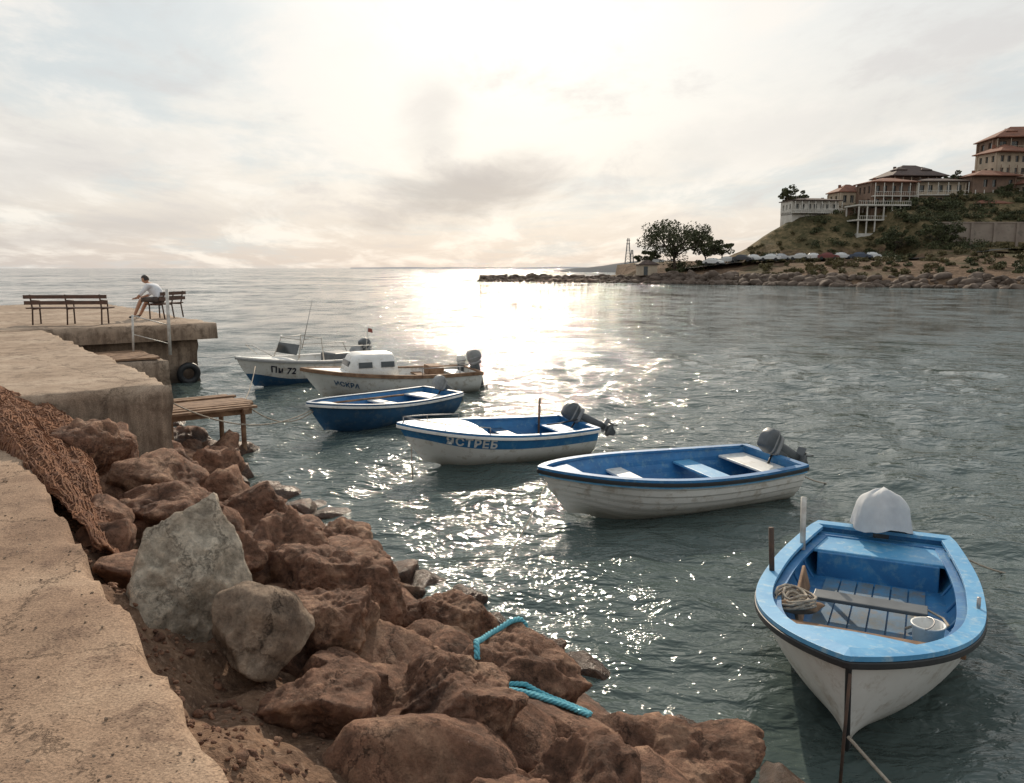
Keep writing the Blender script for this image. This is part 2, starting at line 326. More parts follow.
# ------------------------------------------------------------ pier frame: s along, o outward
def SO(s,o,z=0): return Vector((-.6*s+.8*o,.8*s+.6*o,z))
def fbm(p,oct=4):
    return noise.fractal(Vector(p),1.0,2.0,oct)
def slab(name,s0,s1,o0,o1,z0,z1,res,mt,amp=.03,crumb=.06,lat=1.0):
    bm=bmesh.new(); ns=max(2,int((s1-s0)/res)); no=max(2,int((o1-o0)/res)); nz=max(2,int((z1-z0)/res))
    def grid(f,na,nb):
        g_=[[bm.verts.new(f(i/na,j/nb)) for j in range(nb+1)] for i in range(na+1)]
        for i in range(na):
            for j in range(nb): bm.faces.new((g_[i][j],g_[i+1][j],g_[i+1][j+1],g_[i][j+1]))
    grid(lambda u,v:SO(lerp(s0,s1,u),lerp(o0,o1,v),z1),ns,no)
    grid(lambda u,v:SO(lerp(s0,s1,u),o1,lerp(z0,z1,v)),ns,nz)
    grid(lambda u,v:SO(lerp(s0,s1,u),o0,lerp(z0,z1,v)),ns,nz)
    grid(lambda u,v:SO(s0,lerp(o0,o1,u),lerp(z0,z1,v)),no,nz)
    grid(lambda u,v:SO(s1,lerp(o0,o1,u),lerp(z0,z1,v)),no,nz)
    bmesh.ops.remove_doubles(bm,verts=bm.verts,dist=.002)
    for v in bm.verts:
        p=v.co.copy(); s_=-.6*p.x+.8*p.y; o_=.8*p.x+.6*p.y
        de=min(abs(s_-s0),abs(s_-s1),abs(o_-o1)); dtp=z1-p.z
        n1=fbm(p*1.5); n2=fbm(p*6+Vector((9,3,1)))
        top=dtp<1e-3
        if top: v.co.z+=amp*.35*n1+amp*.15*n2
        if de<1e-3 or not top:
            d=Vector((.8,.6,0)) if abs(o_-o1)<1e-3 else (Vector((.6,-.8,0)) if abs(s_-s0)<1e-3 else Vector((0,0,0)))
            v.co+=d*(amp*n1+amp*.5*n2)*lat
            if abs(o_-o1)<1e-3 and abs(s_-s0)<1e-3: v.co+=Vector((.6,-.8,0))*amp*n1*lat
        e_=max(0,1-dtp/.11)
        if de<1e-3 and e_>0:
            k=e_*min(crumb,max(.01,crumb*(.35+1.3*fbm(p*2.3+Vector((5,5,5)),5))))
            if abs(o_-o1)<1e-3: v.co+=Vector((-.8,-.6,0))*k
            if abs(s_-s0)<1e-3: v.co+=Vector((-.6,.8,0))*k
            v.co.z-=k*.8 if top else 0
    bmesh.ops.recalc_face_normals(bm,faces=bm.faces)
    me=bpy.data.meshes.new(name); bm.to_mesh(me); bm.free(); me.materials.append(mt)
    me.polygons.foreach_set('use_smooth',[True]*len(me.polygons))
    return link(bpy.data.objects.new(name,me))
slab('concrete_walkway',-7,11.25,-7,.68,-.6,1.65,.07,M_conc,.06,.045,.4)
slab('pier_deck',11.27,23.28,-7,2.74,-1,1.66,.11,M_conc2,.06,.08,.8)
ph=empty('pier_head')
a=slab('pier_slab',23.3,40,-9,7.0,1.22,1.665,.16,M_conc2,.05,.09); a.parent=ph
a=slab('pier_wall',23.75,39.5,-8.5,6.55,-1.2,1.215,.2,M_conc2,.09,.0); a.parent=ph
a=slab('landing_ledge',20.6,23.74,2.8,5.0,-1,.98,.14,M_conc2,.05,.09); a.parent=ph
mb=MB()
for i in range(9):
    p=SO(20.9+i*.24,4.0,1.03); mb.box(p,(1.7+random.uniform(-.1,.1),.2,.045),0,math.atan2(.6,.8)+random.uniform(-.03,.03))
mb.obj('plank_mat',M_wood)
# ------------------------------------------------------------ embankment + rocks
V=[];F=[];ss=np.arange(-4,24,.1);oo=np.arange(.45,6.2,.1)
def bank(o): return float(np.interp(o,[.4,.62,1.2,2.2,3.2,4.2,6.2],[1.5,1.42,1.05,.55,.1,-.35,-1.6]))
def ground(s_,o_):
    p=SO(s_,o_); return bank(o_)+.14*fbm((p.x*1.6,p.y*1.6,0))+.05*fbm((p.x*7,p.y*7,3),6)
for s_ in ss:
    for o_ in oo:
        p=SO(s_,o_); V.append((p.x,p.y,ground(s_,o_)))
nO=len(oo)
for i in range(len(ss)-1):
    for j in range(nO-1): F.append((i*nO+j,i*nO+j+1,(i+1)*nO+j+1,(i+1)*nO+j))
mobj('rubble_embankment_ground',V,F,M_dirt,True)
ICO={}
def ico(level):
    if level not in ICO:
        bm=bmesh.new(); bmesh.ops.create_icosphere(bm,subdivisions=level,radius=1)
        bm.verts.ensure_lookup_table(); ICO[level]=(np.array([v.co[:] for v in bm.verts]),np.array([[v.index for v in f.verts] for f in bm.faces])); bm.free()
    return ICO[level]
def rock_geo(rx,ry,rz,seed,level=4,rough=1.0,nP=12):
    r=np.random.RandomState(seed); D_,F_=ico(level)
    n=r.normal(size=(nP,3)); n/=np.linalg.norm(n,axis=1)[:,None]; d=r.uniform(.50,.95,nP)
    n2=r.normal(size=(nP,3)); n2/=np.linalg.norm(n2,axis=1)[:,None]; d2=r.uniform(.84,1.0,nP)
    n=np.concatenate([n,n2]); d=np.concatenate([d,d2])
    dots=D_@n.T; rr=np.where(dots>.05,d[None,:]/np.maximum(dots,.05),9)
    k=90; R=-np.log(np.exp(-k*rr).sum(1)+math.exp(-k*1.2))/k
    P_=D_*R[:,None]
    for f_,a_ in((2.2,.03),(5.1,.024),(10,.014),(19,.008)):
        q=r.uniform(-1,1,(3,3))*f_*1.6; ph_=r.uniform(0,6.28,3)
        w=np.abs(np.sin(P_@q[0]+ph_[0]+1.3*np.sin(P_@q[1]+ph_[1])))*np.cos(P_@q[2]+ph_[2])
        P_=P_+D_*(a_*rough*w)[:,None]
    P_=P_*np.array([rx,ry,rz])*1.08
    ax=r.uniform(0,6.28); t1=r.uniform(-.35,.35); t2=r.uniform(-.35,.35)
    Mx=np.array(Euler((t1,t2,ax)).to_matrix()); return P_@Mx.T,F_
def rock_obj(name,c,r3,seed,mt,level=5,nP=12,fine=True,amt=1.0):
    P_,F_=rock_geo(*r3,seed,level,1.0,nP); V_=[]
    for p in P_:
        v=Vector(p)
        if fine:
            nrm=v.normalized(); w=v+Vector(c)
            st=fbm(w*2.8,4)*5; fl=math.floor(st); st=(fl+(st-fl)**5)/5
            v=v+nrm*(.085*st+.03*fbm(w*8,5))*min(1,r3[0]/.38)*amt
        V_.append(v)
    return mobj(name,V_,F_,mt,True,loc=c)
heroes=[
 (4.72,1.10,-.06,.33,.35,.66,M_rock2),(4.12,1.34,.0,.25,.24,.25,M_rock3),(4.45,1.92,.05,.33,.32,.33,M_rock),
 (3.5,2.12,.02,.52,.44,.34,M_rock),(4.0,3.0,.0,.5,.42,.32,M_rock),(3.0,3.3,-.1,.62,.48,.33,M_rock),
 (5.5,2.4,.08,.64,.42,.32,M_rock),(5.35,3.35,.0,.42,.36,.30,M_rock),(6.7,2.45,.06,.5,.4,.34,M_rock),
 (6.9,3.2,.0,.45,.36,.28,M_rock),(8.1,2.5,.06,.52,.4,.28,M_rock),(8.9,2.0,.05,.46,.4,.30,M_rock),
 (9.4,1.4,.02,.44,.42,.34,M_rock),(10.5,1.75,.12,.48,.4,.34,M_rock),(7.2,1.7,.02,.42,.36,.26,M_rock),
 (9.8,2.9,.02,.45,.36,.3,M_rock),(6.2,4.0,-.05,.36,.3,.24,M_rock),(4.9,3.95,-.02,.36,.3,.26,M_rock),
 (2.5,2.3,-.06,.42,.4,.3,M_rock),(2.25,2.95,-.1,.4,.4,.3,M_rock),(7.9,3.5,-.0,.36,.32,.26,M_rock),
 (10.8,2.6,.05,.42,.36,.32,M_rock),(11.5,3.4,.05,.42,.36,.3,M_rock),(12.9,3.6,.0,.45,.36,.3,M_rock),(6.0,1.75,.02,.28,.24,.2,M_rock),
 (2.2,1.75,-.05,.36,.34,.22,M_rock),(4.75,4.5,-.02,.22,.18,.18,M_rock),(15.5,3.9,0,.5,.4,.4,M_rock),(17.5,4.2,0,.45,.4,.4,M_rock),(3.55,1.45,-.04,.30,.27,.2,M_rock),
 (14.2,4.3,.1,.5,.42,.36,M_rock),(13.6,4.0,.1,.4,.36,.34,M_rock),(22.8,6.0,.9,.45,.4,.4,M_rock)]
for i,(s_,o_,dz,rx,ry,rz,mt) in enumerate(heroes):
    z=bank(o_)+.2+dz
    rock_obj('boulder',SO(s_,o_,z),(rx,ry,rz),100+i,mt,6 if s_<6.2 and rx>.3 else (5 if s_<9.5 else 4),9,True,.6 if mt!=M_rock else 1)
def rockmass(name,items,mt,level):
    Vs=[];Fs=[];b=0
    for (c,r3,seed) in items:
        P_,F_=rock_geo(*r3,seed,level,1.4,9); Vs.append(P_+np.array(c)); Fs.append(F_+b); b+=len(P_)
    Vs=np.concatenate(Vs);Fs=np.concatenate(Fs)
    me=bpy.data.meshes.new(name); me.vertices.add(len(Vs)); me.vertices.foreach_set('co',Vs.astype('f').ravel())
    me.loops.add(Fs.size); me.loops.foreach_set('vertex_index',Fs.ravel().astype('i')); me.polygons.add(len(Fs)); me.polygons.foreach_set('loop_start',(np.arange(len(Fs))*3).astype('i'))
    me.update(); me.validate(); me.polygons.foreach_set('use_smooth',[True]*len(me.polygons)); me.materials.append(mt)
    return link(bpy.data.objects.new(name,me))
near=[];far=[];sd=1000
s_=0.8
while s_<23:
    o_=1.15 if s_<10.6 else 2.95
    while o_<4.5:
        a_=s_+random.uniform(-.2,.2); b_=o_+random.uniform(-.2,.2); r_=random.uniform(.17,.36)
        c=SO(a_,b_,bank(b_)+random.uniform(.0,.12)); sd+=1
        if not (b_<1.6 and (r_>.26 or a_<4.3)): (near if a_<9 else far).append(((c.x,c.y,c.z),(r_*1.2,r_,r_*.8),sd))
        o_+=.45
    s_+=.45
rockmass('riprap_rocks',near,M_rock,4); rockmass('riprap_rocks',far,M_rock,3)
peb=[]
for i in range(1300):
    a_=random.uniform(1.2,9); b_=.70+abs(random.gauss(0,.32)); r_=random.uniform(.004,.015)*(1 if random.random()<.9 else 2.4)
    p=SO(a_,b_); peb.append(((p.x,p.y,ground(a_,b_)+.005),(r_*1.2,r_,r_*.8),i))
rockmass('gravel',peb,M_rock,2)
peb=[]
for i in range(420):
    a_=random.uniform(1.5,11); b_=.62-abs(random.gauss(0,.5)); r_=random.uniform(.002,.008)
    p=SO(a_,b_,1.65); peb.append(((p.x,p.y,1.65+.021*fbm(p*1.5)),(r_*1.2,r_,r_*.8),i))
rockmass('gravel_on_walkway',peb,M_rock3,2)
rock_obj('boulder',SO(37.5,2.4,1.9),(.55,.5,.45),77,M_rock3,4,fine=False)
# ------------------------------------------------------------ fishing net heap draped on the edge
V=[];F=[];na,nb=220,40
for i in range(na+1):
    u=i/na; s_=lerp(5.6,11.6,u); wd=lerp(.12,1.1,min(1,u*1.35))
    oc=lerp(.93,.85,u)
    for j in range(nb+1):
        v=j/nb; o_=oc+(v-.5)*wd*1.1
        hump=math.sin(math.pi*v)**.7*lerp(.07,.20,min(1,u*2))
        gz=1.64 if o_<.66 else lerp(1.6,lerp(1.2,1.42,u),sm((o_-.66)/.42))
        ridge=abs(math.sin(v*17+1.5*math.sin(u*7)+u*6))
        z=gz+hump+.045*ridge*min(1,u*3+.3)+.05*fbm((s_*1.6,o_*4,2))+.012*math.sin(s_*45+6*v)-.03
        p=SO(s_,o_+.03*fbm((s_*5,v*4,7)),z); V.append(p)
for i in range(na):
    for j in range(nb): F.append((i*(nb+1)+j,i*(nb+1)+j+1,(i+1)*(nb+1)+j+1,(i+1)*(nb+1)+j))
net=empty('fishing_net')
mobj('net_heap',V,F,M_net,True,net)
def netp(u,v):
    i=min(na,max(0,int(u*na))); j=min(nb,max(0,int(v*nb))); return V[i*(nb+1)+j]
mb=MB()
for k in range(34):
    v=k/33
    mb.tube([netp(u/90,v+.03*math.sin(u*.12+k))+Vector((0,0,.006)) for u in range(91)],.007,5)
for k in range(120):
    u=k/119
    mb.tube([netp(u-.05+.10*v_/16,v_/16)+Vector((0,0,.007)) for v_ in range(17)],.005,4)
mb.obj('net_cords',M_net,True,net)
# ------------------------------------------------------------ small wooden jetty
jt=empty('wooden_jetty'); mb=MB()
for i in range(11):
    p=SO(13.7+i*.15,3.75,.83+random.uniform(-.015,.015)); mb.box(p,(1.95+random.uniform(-.16,.16),.12,.04),0,math.atan2(.6,.8)+random.uniform(-.05,.05))
for o_ in(2.95,4.5): mb.box(SO(14.45,o_,.76),(.09,1.7,.09),0,math.atan2(.6,.8))
for s_ in(13.8,15.05):
    mb.box(SO(s_,3.75,.74),(1.8,.07,.1),0,math.atan2(.6,.8))
    for o_ in(3.3,4.5): mb.tube([SO(s_,o_,-1),SO(s_,o_,.74)],.045)
mb.obj('jetty_frame',M_wood,False,jt)
tube('mooring_post',[(-9.15,21.4,.9),(-9.13,21.4,2.65)],.045,M_pole)
mp_=empty('handrail')
mb=MB(); mb.tube([(-9.9,20.9,.95),(-9.85,20.9,2.0)],.03); mb.tube([(-9.85,20.9,1.98),(-9.15,21.4,1.7)],.015); mb.tube([(-9.9,20.9,1.5),(-9.15,21.4,1.2)],.012)
mb.obj('rails',M_pole,True,mp_)
V=[];F=[]
for i in range(28):
    A=2*math.pi*i/28
    for j in range(10):
        B=2*math.pi*j/10; r_=.24+.09*math.cos(B); V.append((r_*math.cos(A),.09*math.sin(B),r_*math.sin(A)))
for i in range(28):
    for j in range(10): F.append((i*10+j,i*10+(j+1)%10,((i+1)%28)*10+(j+1)%10,((i+1)%28)*10+j))
mobj('tyre_fender',V,F,M_black,True,loc=SO(23.5,6.2,.25),rot=(0.15,0,math.atan2(.6,.8)))
# ------------------------------------------------------------ benches
def bench(loc,rz,Ln):
    b=empty('park_bench',loc,rz)
    mb=MB()
    for k in range(4): mb.box((0,-.16+k*.115,.45),(Ln,.09,.035))
    for k in range(2): mb.box((0,-.265-.03*k,.60+.16*k),(Ln,.03,.10))
    mb.obj('slats',M_woodd,False,b)
    mb=MB()
    for sx_ in(-Ln/2+.18,0,Ln/2-.18):
        mb.tube([(sx_,.2,0),(sx_,.2,.43)],.022); mb.tube([(sx_,-.28,0),(sx_,-.22,.43),(sx_,-.31,.82)],.022)
        mb.tube([(sx_,-.24,.425),(sx_,.24,.425)],.02)
        mb.tube([(sx_,.22,.43),(sx_,.2,.64),(sx_,-.26,.66)],.018)
    mb.obj('iron_legs',M_rust,True,b); return b
bench(SO(25.1,3.5,1.67)+Vector((.12,0,0)),rad(6),2.15)
b2p=Vector((-10.75,25.0,1.67)); b2=bench(b2p,rad(82),1.4)
# ------------------------------------------------------------ person
def skin_body(name,chains,rootidx=0,sub=2):
    vs=[];rs=[];ed=[];key={}
    for ch in chains:
        pr=None
        for (p,r) in ch:
            k=tuple(round(x,4) for x in p)
            if k not in key: key[k]=len(vs); vs.append(p); rs.append(r)
            i=key[k]
            if pr is not None and pr!=i: ed.append((pr,i))
            pr=i
    me=bpy.data.meshes.new(name); me.from_pydata(vs,ed,[]); o=bpy.data.objects.new(name,me); COL.objects.link(o)
    md=o.modifiers.new('s','SKIN'); md.use_smooth_shade=True
    for i,sv_ in enumerate(me.skin_vertices[0].data):
        r=rs[i]; sv_.radius=(r,r) if not isinstance(r,tuple) else r; sv_.use_root=(i==rootidx)
    ms=o.modifiers.new('u','SUBSURF'); ms.levels=sub; ms.render_levels=sub
    dg=bpy.context.evaluated_depsgraph_get(); dg.update()
    nm=bpy.data.meshes.new_from_object(o.evaluated_get(dg)); bpy.data.objects.remove(o)
    no=bpy.data.objects.new(name,nm); return link(no)
M_skin=mat('skin',(.42,.24,.16),(.38,.2,.13),.55,10,3,50,.05,.002)
M_shirt=mat('shirt_white',(.72,.72,.74),(.55,.56,.6),.85,8,4,20,.3,.01)
M_short=mat('shorts_brown',(.10,.075,.06),(.06,.045,.04),.85,8,4,20,.3,.01)
M_hair=mat('hair_dark',(.02,.015,.012),(.035,.025,.02),.6,30,4,90,.6,.005)
per=empty('seated_man',b2p+Vector((.0,-.36,0)),rad(84)); per.scale=(1.04,)*3
pel=(0,-.06,.56)
ch=[[(pel,.175),((0,.0,.70),.165),((0,.12,.85),.18),((0,.24,.955),.15),((0,.32,1.02),.06),((0,.37,1.065),.052)]]
for sd_ in(-1,1):
    ch.append([((0,.24,.955),.15),((sd_*.18,.25,.95),.085),((sd_*.25,.38,.76),.055),((sd_*.22,.50,.66),.046),((sd_*.10,.66,.60),.03)])
    ch.append([(pel,.175),((sd_*.11,.0,.54),.11),((sd_*.17,.30,.57),.085),((sd_*.18,.47,.55),.066),((sd_*.16,.60,.33),.056),((sd_*.15,.72,.10),.038),((sd_*.15,.78,.055),.042),((sd_*.16,.90,.04),.03)])
bd=skin_body('body',ch); bd.parent=per
for mm in(M_shirt,M_short,M_skin,M_black): bd.data.materials.append(mm)
for pl in bd.data.polygons:
    c=pl.center; k=0
    if c.z<.64 and c.y<.46 and abs(c.x)<.29: k=1
    if c.y>.44 and (c.z<.70): k=2
    if c.z>1.03: k=2
    if c.z<.085: k=3
    pl.material_index=k
for sd_ in(-1,1):
    chs=[]; w=(sd_*.10,.66,.60); pm=(sd_*.06,.725,.585)
    chs.append([(w,.028),(pm,.03)])
    for f_ in range(4):
        bx=sd_*(.085-.022*f_); ln=(.034,.04,.037,.028)[f_]
        chs.append([(pm,.03),((bx,.76,.595),.0095),((bx-sd_*.004,.76+ln,.585),.0085),((bx-sd_*.006,.765+ln*1.4,.555),.008)])
    chs.append([(w,.028),((sd_*.03,.70,.605),.011),((sd_*.01,.735,.595),.009)])
    h=skin_body('hand',chs,0,1); h.parent=per; h.data.materials.append(M_skin)
D_,F_=ico(4); V_=[]
for d in D_:
    x,y,z=d; rx,ry,rz=.078,.10,.118
    p=Vector((x*rx,y*ry,z*rz))
    if z<-.2: p.x*=1-.25*(-z-.2); p.y*=1-.1*(-z-.2)
    nose=math.exp(-((x/.13)**2+((z+.12)/.22)**2)) if y>0 else 0; p.y+=.022*nose
    eye=(math.exp(-(((abs(x)-.36)/.14)**2+((z-.05)/.1)**2)) if y>0 else 0); p.y-=.009*eye
    mouth=math.exp(-((x/.25)**2+((z+.5)/.06)**2)) if y>0 else 0; p.y+=.004*mouth
    ear=math.exp(-(((abs(x)-1)/.12)**2+((z+.05)/.22)**2+((y+.05)/.2)**2)); p.x+=math.copysign(.018*ear,x)
    V_.append(p)
hp=(0,.41,1.14)
mobj('head',V_,F_,[M_skin],True,per,loc=hp,rot=(rad(-22),0,0))
V_=[]
for d in D_:
    x,y,z=d; q=1.14+.05*fbm(Vector(d)*5); V_.append(Vector((x*.078*q,y*.10*q-.004,z*.118*q+.003)))
Fh=[f for f in F_ if all((D_[i][2]>.30+.25*max(0,D_[i][1])) or (D_[i][1]<-.05 and D_[i][2]>-.45) for i in f)]
mobj('hair',V_,Fh,[M_hair],True,per,loc=hp,rot=(rad(-22),0,0))
# ------------------------------------------------------------ boats
class Hull:
    def __init__(s,Ln,B,z0,z1,draft=.16,rake=.35,pw=2.2,tr=.82,lap=0,ve=.85):
        s.L,s.B,s.z0,s.z1,s.d,s.rake,s.pw,s.tr,s.lap,s.ve=Ln,B,z0,z1,draft,rake,pw,tr,lap,ve
    def zs(s,t): return s.z0+(s.z1-s.z0)*max(0,(t-.15)/.85)**2
    def zk(s,t): return -s.d+.25*sm((t-.55)/.45)**2
    def beam(s,t):
        if t<.42: return s.tr+(1-s.tr)*math.sin(math.pi/2*t/.42)
        u=min(1,(t-.42)/.58); return max(.012,(1-u**s.pw)**.85)
    def P(s,t,v,sd,off=0):
        zs,zk=s.zs(t),s.zk(t); m_=sm((t-.45)/.55)
        p1=(1-(1-v)**2.4)**.6*(.87+.13*v); p2=v**s.ve
        w=s.B/2*s.beam(t)*lerp(p1,p2,m_)
        if s.lap and v>.15: w+=.016*(1-((v*s.lap)%1))*min(1,w*6)
        w=max(0,w+off)
        x=s.L*(t-.5)-s.rake*(1-v)**1.25*sm((t-.6)/.4)
        return Vector((x,sd*w,zk+(zs-zk)*v))
    def v_at(s,t,z): return (z-s.zk(t))/(s.zs(t)-s.zk(t))
def ring(h,name,wi,wo,a,b,mt,par,nt_=40,t0=0):
    ts=[t0+(1-t0)*(1-(1-i/nt_)**1.6) for i in range(nt_+1)]
    pts=[h.P(t,1,1) for t in ts]+[h.P(t,1,-1) for t in ts[::-1]]
    n=len(pts);V_=[];F_=[]
    for i,p in enumerate(pts):
        t_=(pts[(i+1)%n]-pts[i-1]); t_.z=0; t_.normalize(); nr=Vector((-t_.y,t_.x,0))
        for (o_,z_) in((-wi,a),(wo,a),(wo,b),(-wi,b)):
            q_=p+nr*o_; q_.z=p.z+z_
            if p.y*q_.y<0: q_.y=0
            V_.append(q_)
    for i in range(n):
        j=(i+1)%n
        for k in range(4): F_.append((i*4+k,j*4+k,j*4+(k+1)%4,i*4+(k+1)%4))
    o=mobj(name,V_,F_,mt,False,par); md=o.modifiers.new('b','BEVEL'); md.width=.008; md.segments=2; return o
def build_hull(h,par,mats,band,inner,floor_z=.1,gun=None,rub=None,gw=.07,nv=None,t_in=.95):
    nt_,nv=44,(nv or 16)
    V_=[];F_=[];MI=[]
    row=2*nv+1
    ts=[1-(1-i/nt_)**1.5 for i in range(nt_+1)]
    for t in ts:
        for j in range(nv,0,-1): V_.append(h.P(t,j/nv,1))
        p=h.P(t,0,1); V_.append(Vector((p.x,0,p.z-.015)))
        for j in range(1,nv+1): V_.append(h.P(t,j/nv,-1))
    for i in range(nt_):
        for j in range(row-1):
            F_.append((i*row+j,(i+1)*row+j,(i+1)*row+j+1,i*row+j+1)); vv=1-(j+.5)/nv if j<nv else (j-nv+.5)/nv
            MI.append(1 if vv>band else 0)
    F_.append(tuple(range(row))); MI.append(0)
    o=mobj('hull_shell',V_,F_,mats,True,par,MI)
    md=o.modifiers.new('es','EDGE_SPLIT'); md.split_angle=rad(35 if not h.lap else 20)
    V_=[];F_=[]; ni=40; kk=8; rw=2*kk
    for i in range(ni+1):
        t=.015+(t_in-.015)*i/ni; vf=max(.05,min(.9,h.v_at(t,floor_z+.3*sm((t-.75)/.2))))
        for j in range(kk): V_.append(h.P(t,lerp(1,vf,j/(kk-1)),1,-.05))
        for j in range(kk-1,-1,-1): V_.append(h.P(t,lerp(1,vf,j/(kk-1)),-1,-.05))
    for i in range(ni):
        for j in range(rw-1): F_.append((i*rw+j,i*rw+j+1,(i+1)*rw+j+1,(i+1)*rw+j))
    F_.append(tuple(range(rw)))
    mobj('inner_lining',V_,F_,inner,False,par)
    ring(h,'gunwale',gw,.03,-.005,.03,gun,par)
    if rub: ring(h,'rub_rail',-.002,.04,-.055,-.008,rub,par)
def thwart(h,par,t,z,wd,mt,name='thwart',th=.035,inset=.05):
    w=abs(h.P(t,max(.05,min(1,h.v_at(t,z))),1,-inset).y)
    return box(name,(wd,2*w,th),(h.L*(t-.5),0,z),mt,par,bev=.008)
def foredeck(h,par,td,mt,camber=.04,dz=.0,name='foredeck',bulk=True,floor=.1):
    V_=[];F_=[];n=16;k=10
    for i in range(n+1):
        t=lerp(td,.985,i/n); p=h.P(t,1,1,-.03)
        for j in range(k+1):
            u=-1+2*j/k; V_.append((p.x,p.y*u,p.z+dz+camber*(1-u*u)*(1-i/n*.6)))
    for i in range(n):
        for j in range(k): F_.append((i*(k+1)+j,(i+1)*(k+1)+j,(i+1)*(k+1)+j+1,i*(k+1)+j+1))
    if bulk:
        vf=max(.05,h.v_at(td,floor+.1)); prev=0
        for r_ in range(1,7):
            v=lerp(1,vf,r_/6); p=h.P(td,v,1,-.06); b=len(V_)
            for j in range(k+1): V_.append((p.x,p.y*(-1+2*j/k),p.z+dz))
            for j in range(k): F_.append((prev+j,prev+j+1,b+j+1,b+j))
            prev=b
    return mobj(name,V_,F_,mt,False,par)
def outboard(par,x,z,tilt,cowl,y=0,scale=1,steer=0):
    m_=empty('outboard_motor',(x,y,z),steer,0,tilt,par); m_.scale=(scale,)*3
    loft('cowling',[(-.03,0,.12,.13,.085),(-.05,0,.15,.17,.105),(-.06,0,.24,.19,.11),(-.055,0,.34,.175,.105),(-.03,0,.40,.13,.09),(-.02,0,.425,.09,.07),(-.02,0,.428,.03,.03)],cowl,m_,24,4)
    loft('cowling_base',[(-.04,0,.03,.08,.06),(-.05,0,.05,.16,.10),(-.05,0,.118,.165,.10)],M_grey,m_,24,4)
    loft('cowling_stripe',[(-.059,0,.20,.192,.1125),(-.06,0,.235,.194,.1135)],M_grey,m_,24,4)
    loft('leg',[(-.08,0,-.66,.06,.02),(-.08,0,-.35,.07,.03),(-.07,0,-.05,.075,.05),(-.05,0,.05,.09,.06)],M_greyd,m_)
    loft('gearcase',[(-.06,0,-.84,.04,.008),(-.07,0,-.74,.09,.02),(-.07,0,-.70,.13,.045),(-.07,0,-.63,.11,.03)],M_greyd,m_)
    box('cavitation_plate',(.30,.15,.012),(-.12,0,-.55),M_greyd,m_,bev=.004)
    box('clamp_bracket',(.10,.18,.22),(.05,0,-.06),M_greyd,m_)
    for k in range(3):
        a_=k*2.094; box('propeller_blade',(.012,.05,.11),(-.21,math.sin(a_)*.06,-.70+math.cos(a_)*.06),M_metal,m_,rot=(-a_,.0,.5),bev=.004)
    tube('tiller_handle',[(.1,0,.08),(.28,.02,.11),(.46,.03,.13)],.018,M_black,m_)
    return m_
def boat(name,stern,bow,roll=0,pitch=0):
    c=((stern[0]+bow[0])/2,(stern[1]+bow[1])/2,0); return empty(name,c,math.atan2(bow[1]-stern[1],bow[0]-stern[0]),roll,pitch)
def hull_text(h,par,txt,t0,v0,size,mt,sd=1,name='lettering'):
    cu=bpy.data.curves.new(name,'FONT'); cu.body=txt; cu.size=size; cu.space_character=1.15; cu.resolution_u=3; cu.offset=size*.035
    o=bpy.data.objects.new(name,cu); COL.objects.link(o); dg=bpy.context.evaluated_depsgraph_get(); dg.update()
    nm=bpy.data.meshes.new_from_object(o.evaluated_get(dg)); bpy.data.objects.remove(o)
    for v in nm.vertices:
        t=t0-v.co.x/h.L*sd; zr=h.zs(t)-h.zk(t); p=h.P(t,min(1,v0+v.co.y/zr),sd,.014 if not h.lap else .02); v.co=p
    nm.materials.append(mt); return link(bpy.data.objects.new(name,nm),par)
M_lt=mat('letter_white',(.75,.75,.74),rough=.5,bump=0)
M_ld=mat('letter_dark',(.03,.03,.05),rough=.5,bump=0)
# --- boat 1 foreground
B1=boat('rowing_boat',(3.93,8.2),(2.10,4.68),rad(1)); h=Hull(3.97,1.66,.44,.80,.22,.30,2.9,.76,ve=.62)
build_hull(h,B1,[M_white,M_white],.99,M_blue,.12,M_bluel,M_black,gw=.10)
foredeck(h,B1,.82,M_bluel,.03,-.02,floor=.13)
ring(h,'inner_ledge',.17,-.09,-.07,-.04,M_blue,B1,t0=.02)
thwart(h,B1,.10,.37,.62,M_bluel,'stern_seat')
box('stern_box',(.03,1.1,.26),(-1.26,0,.24),M_blue,B1)
thwart(h,B1,.44,.31,.20,M_greyd,'thwart',inset=.33)
thwart(h,B1,.70,.44,.12,M_wood,'thwart_plank',inset=-.01)
tube('keel_stem',[h.P(t,0,1)+Vector((0,0,-.02)) for t in(.5,.7,.85)]+[h.P(1,v,1)+Vector((.012,0,0)) for v in(0,.15,.3,.5,.7,.9,.98)],.02,M_black,B1)
for t in(.2,.3,.4,.52,.62):
    for sd_ in(-1,1):
        tube('rib',[h.P(t,v,sd_,-.055) for v in(.35,.5,.7,.95)],.016,M_blue,B1,6)
M_floor=mat('floor_grime',(.05,.17,.32),(.10,.12,.13),.7,4,8,30,.3,.006,spots=(.16,.13,.10),sscale=6)
mb=MB()
for k in range(6): mb.box((-.1,-.38+k*.15,.135+random.uniform(-.003,.003)),(2.1,.135,.02))
mb.obj('floor_boards',M_floor,False,B1)
om=outboard(B1,-2.0,.46,0,M_greyd,scale=.85)
V_=[];F_=[];nu,nv_=110,44
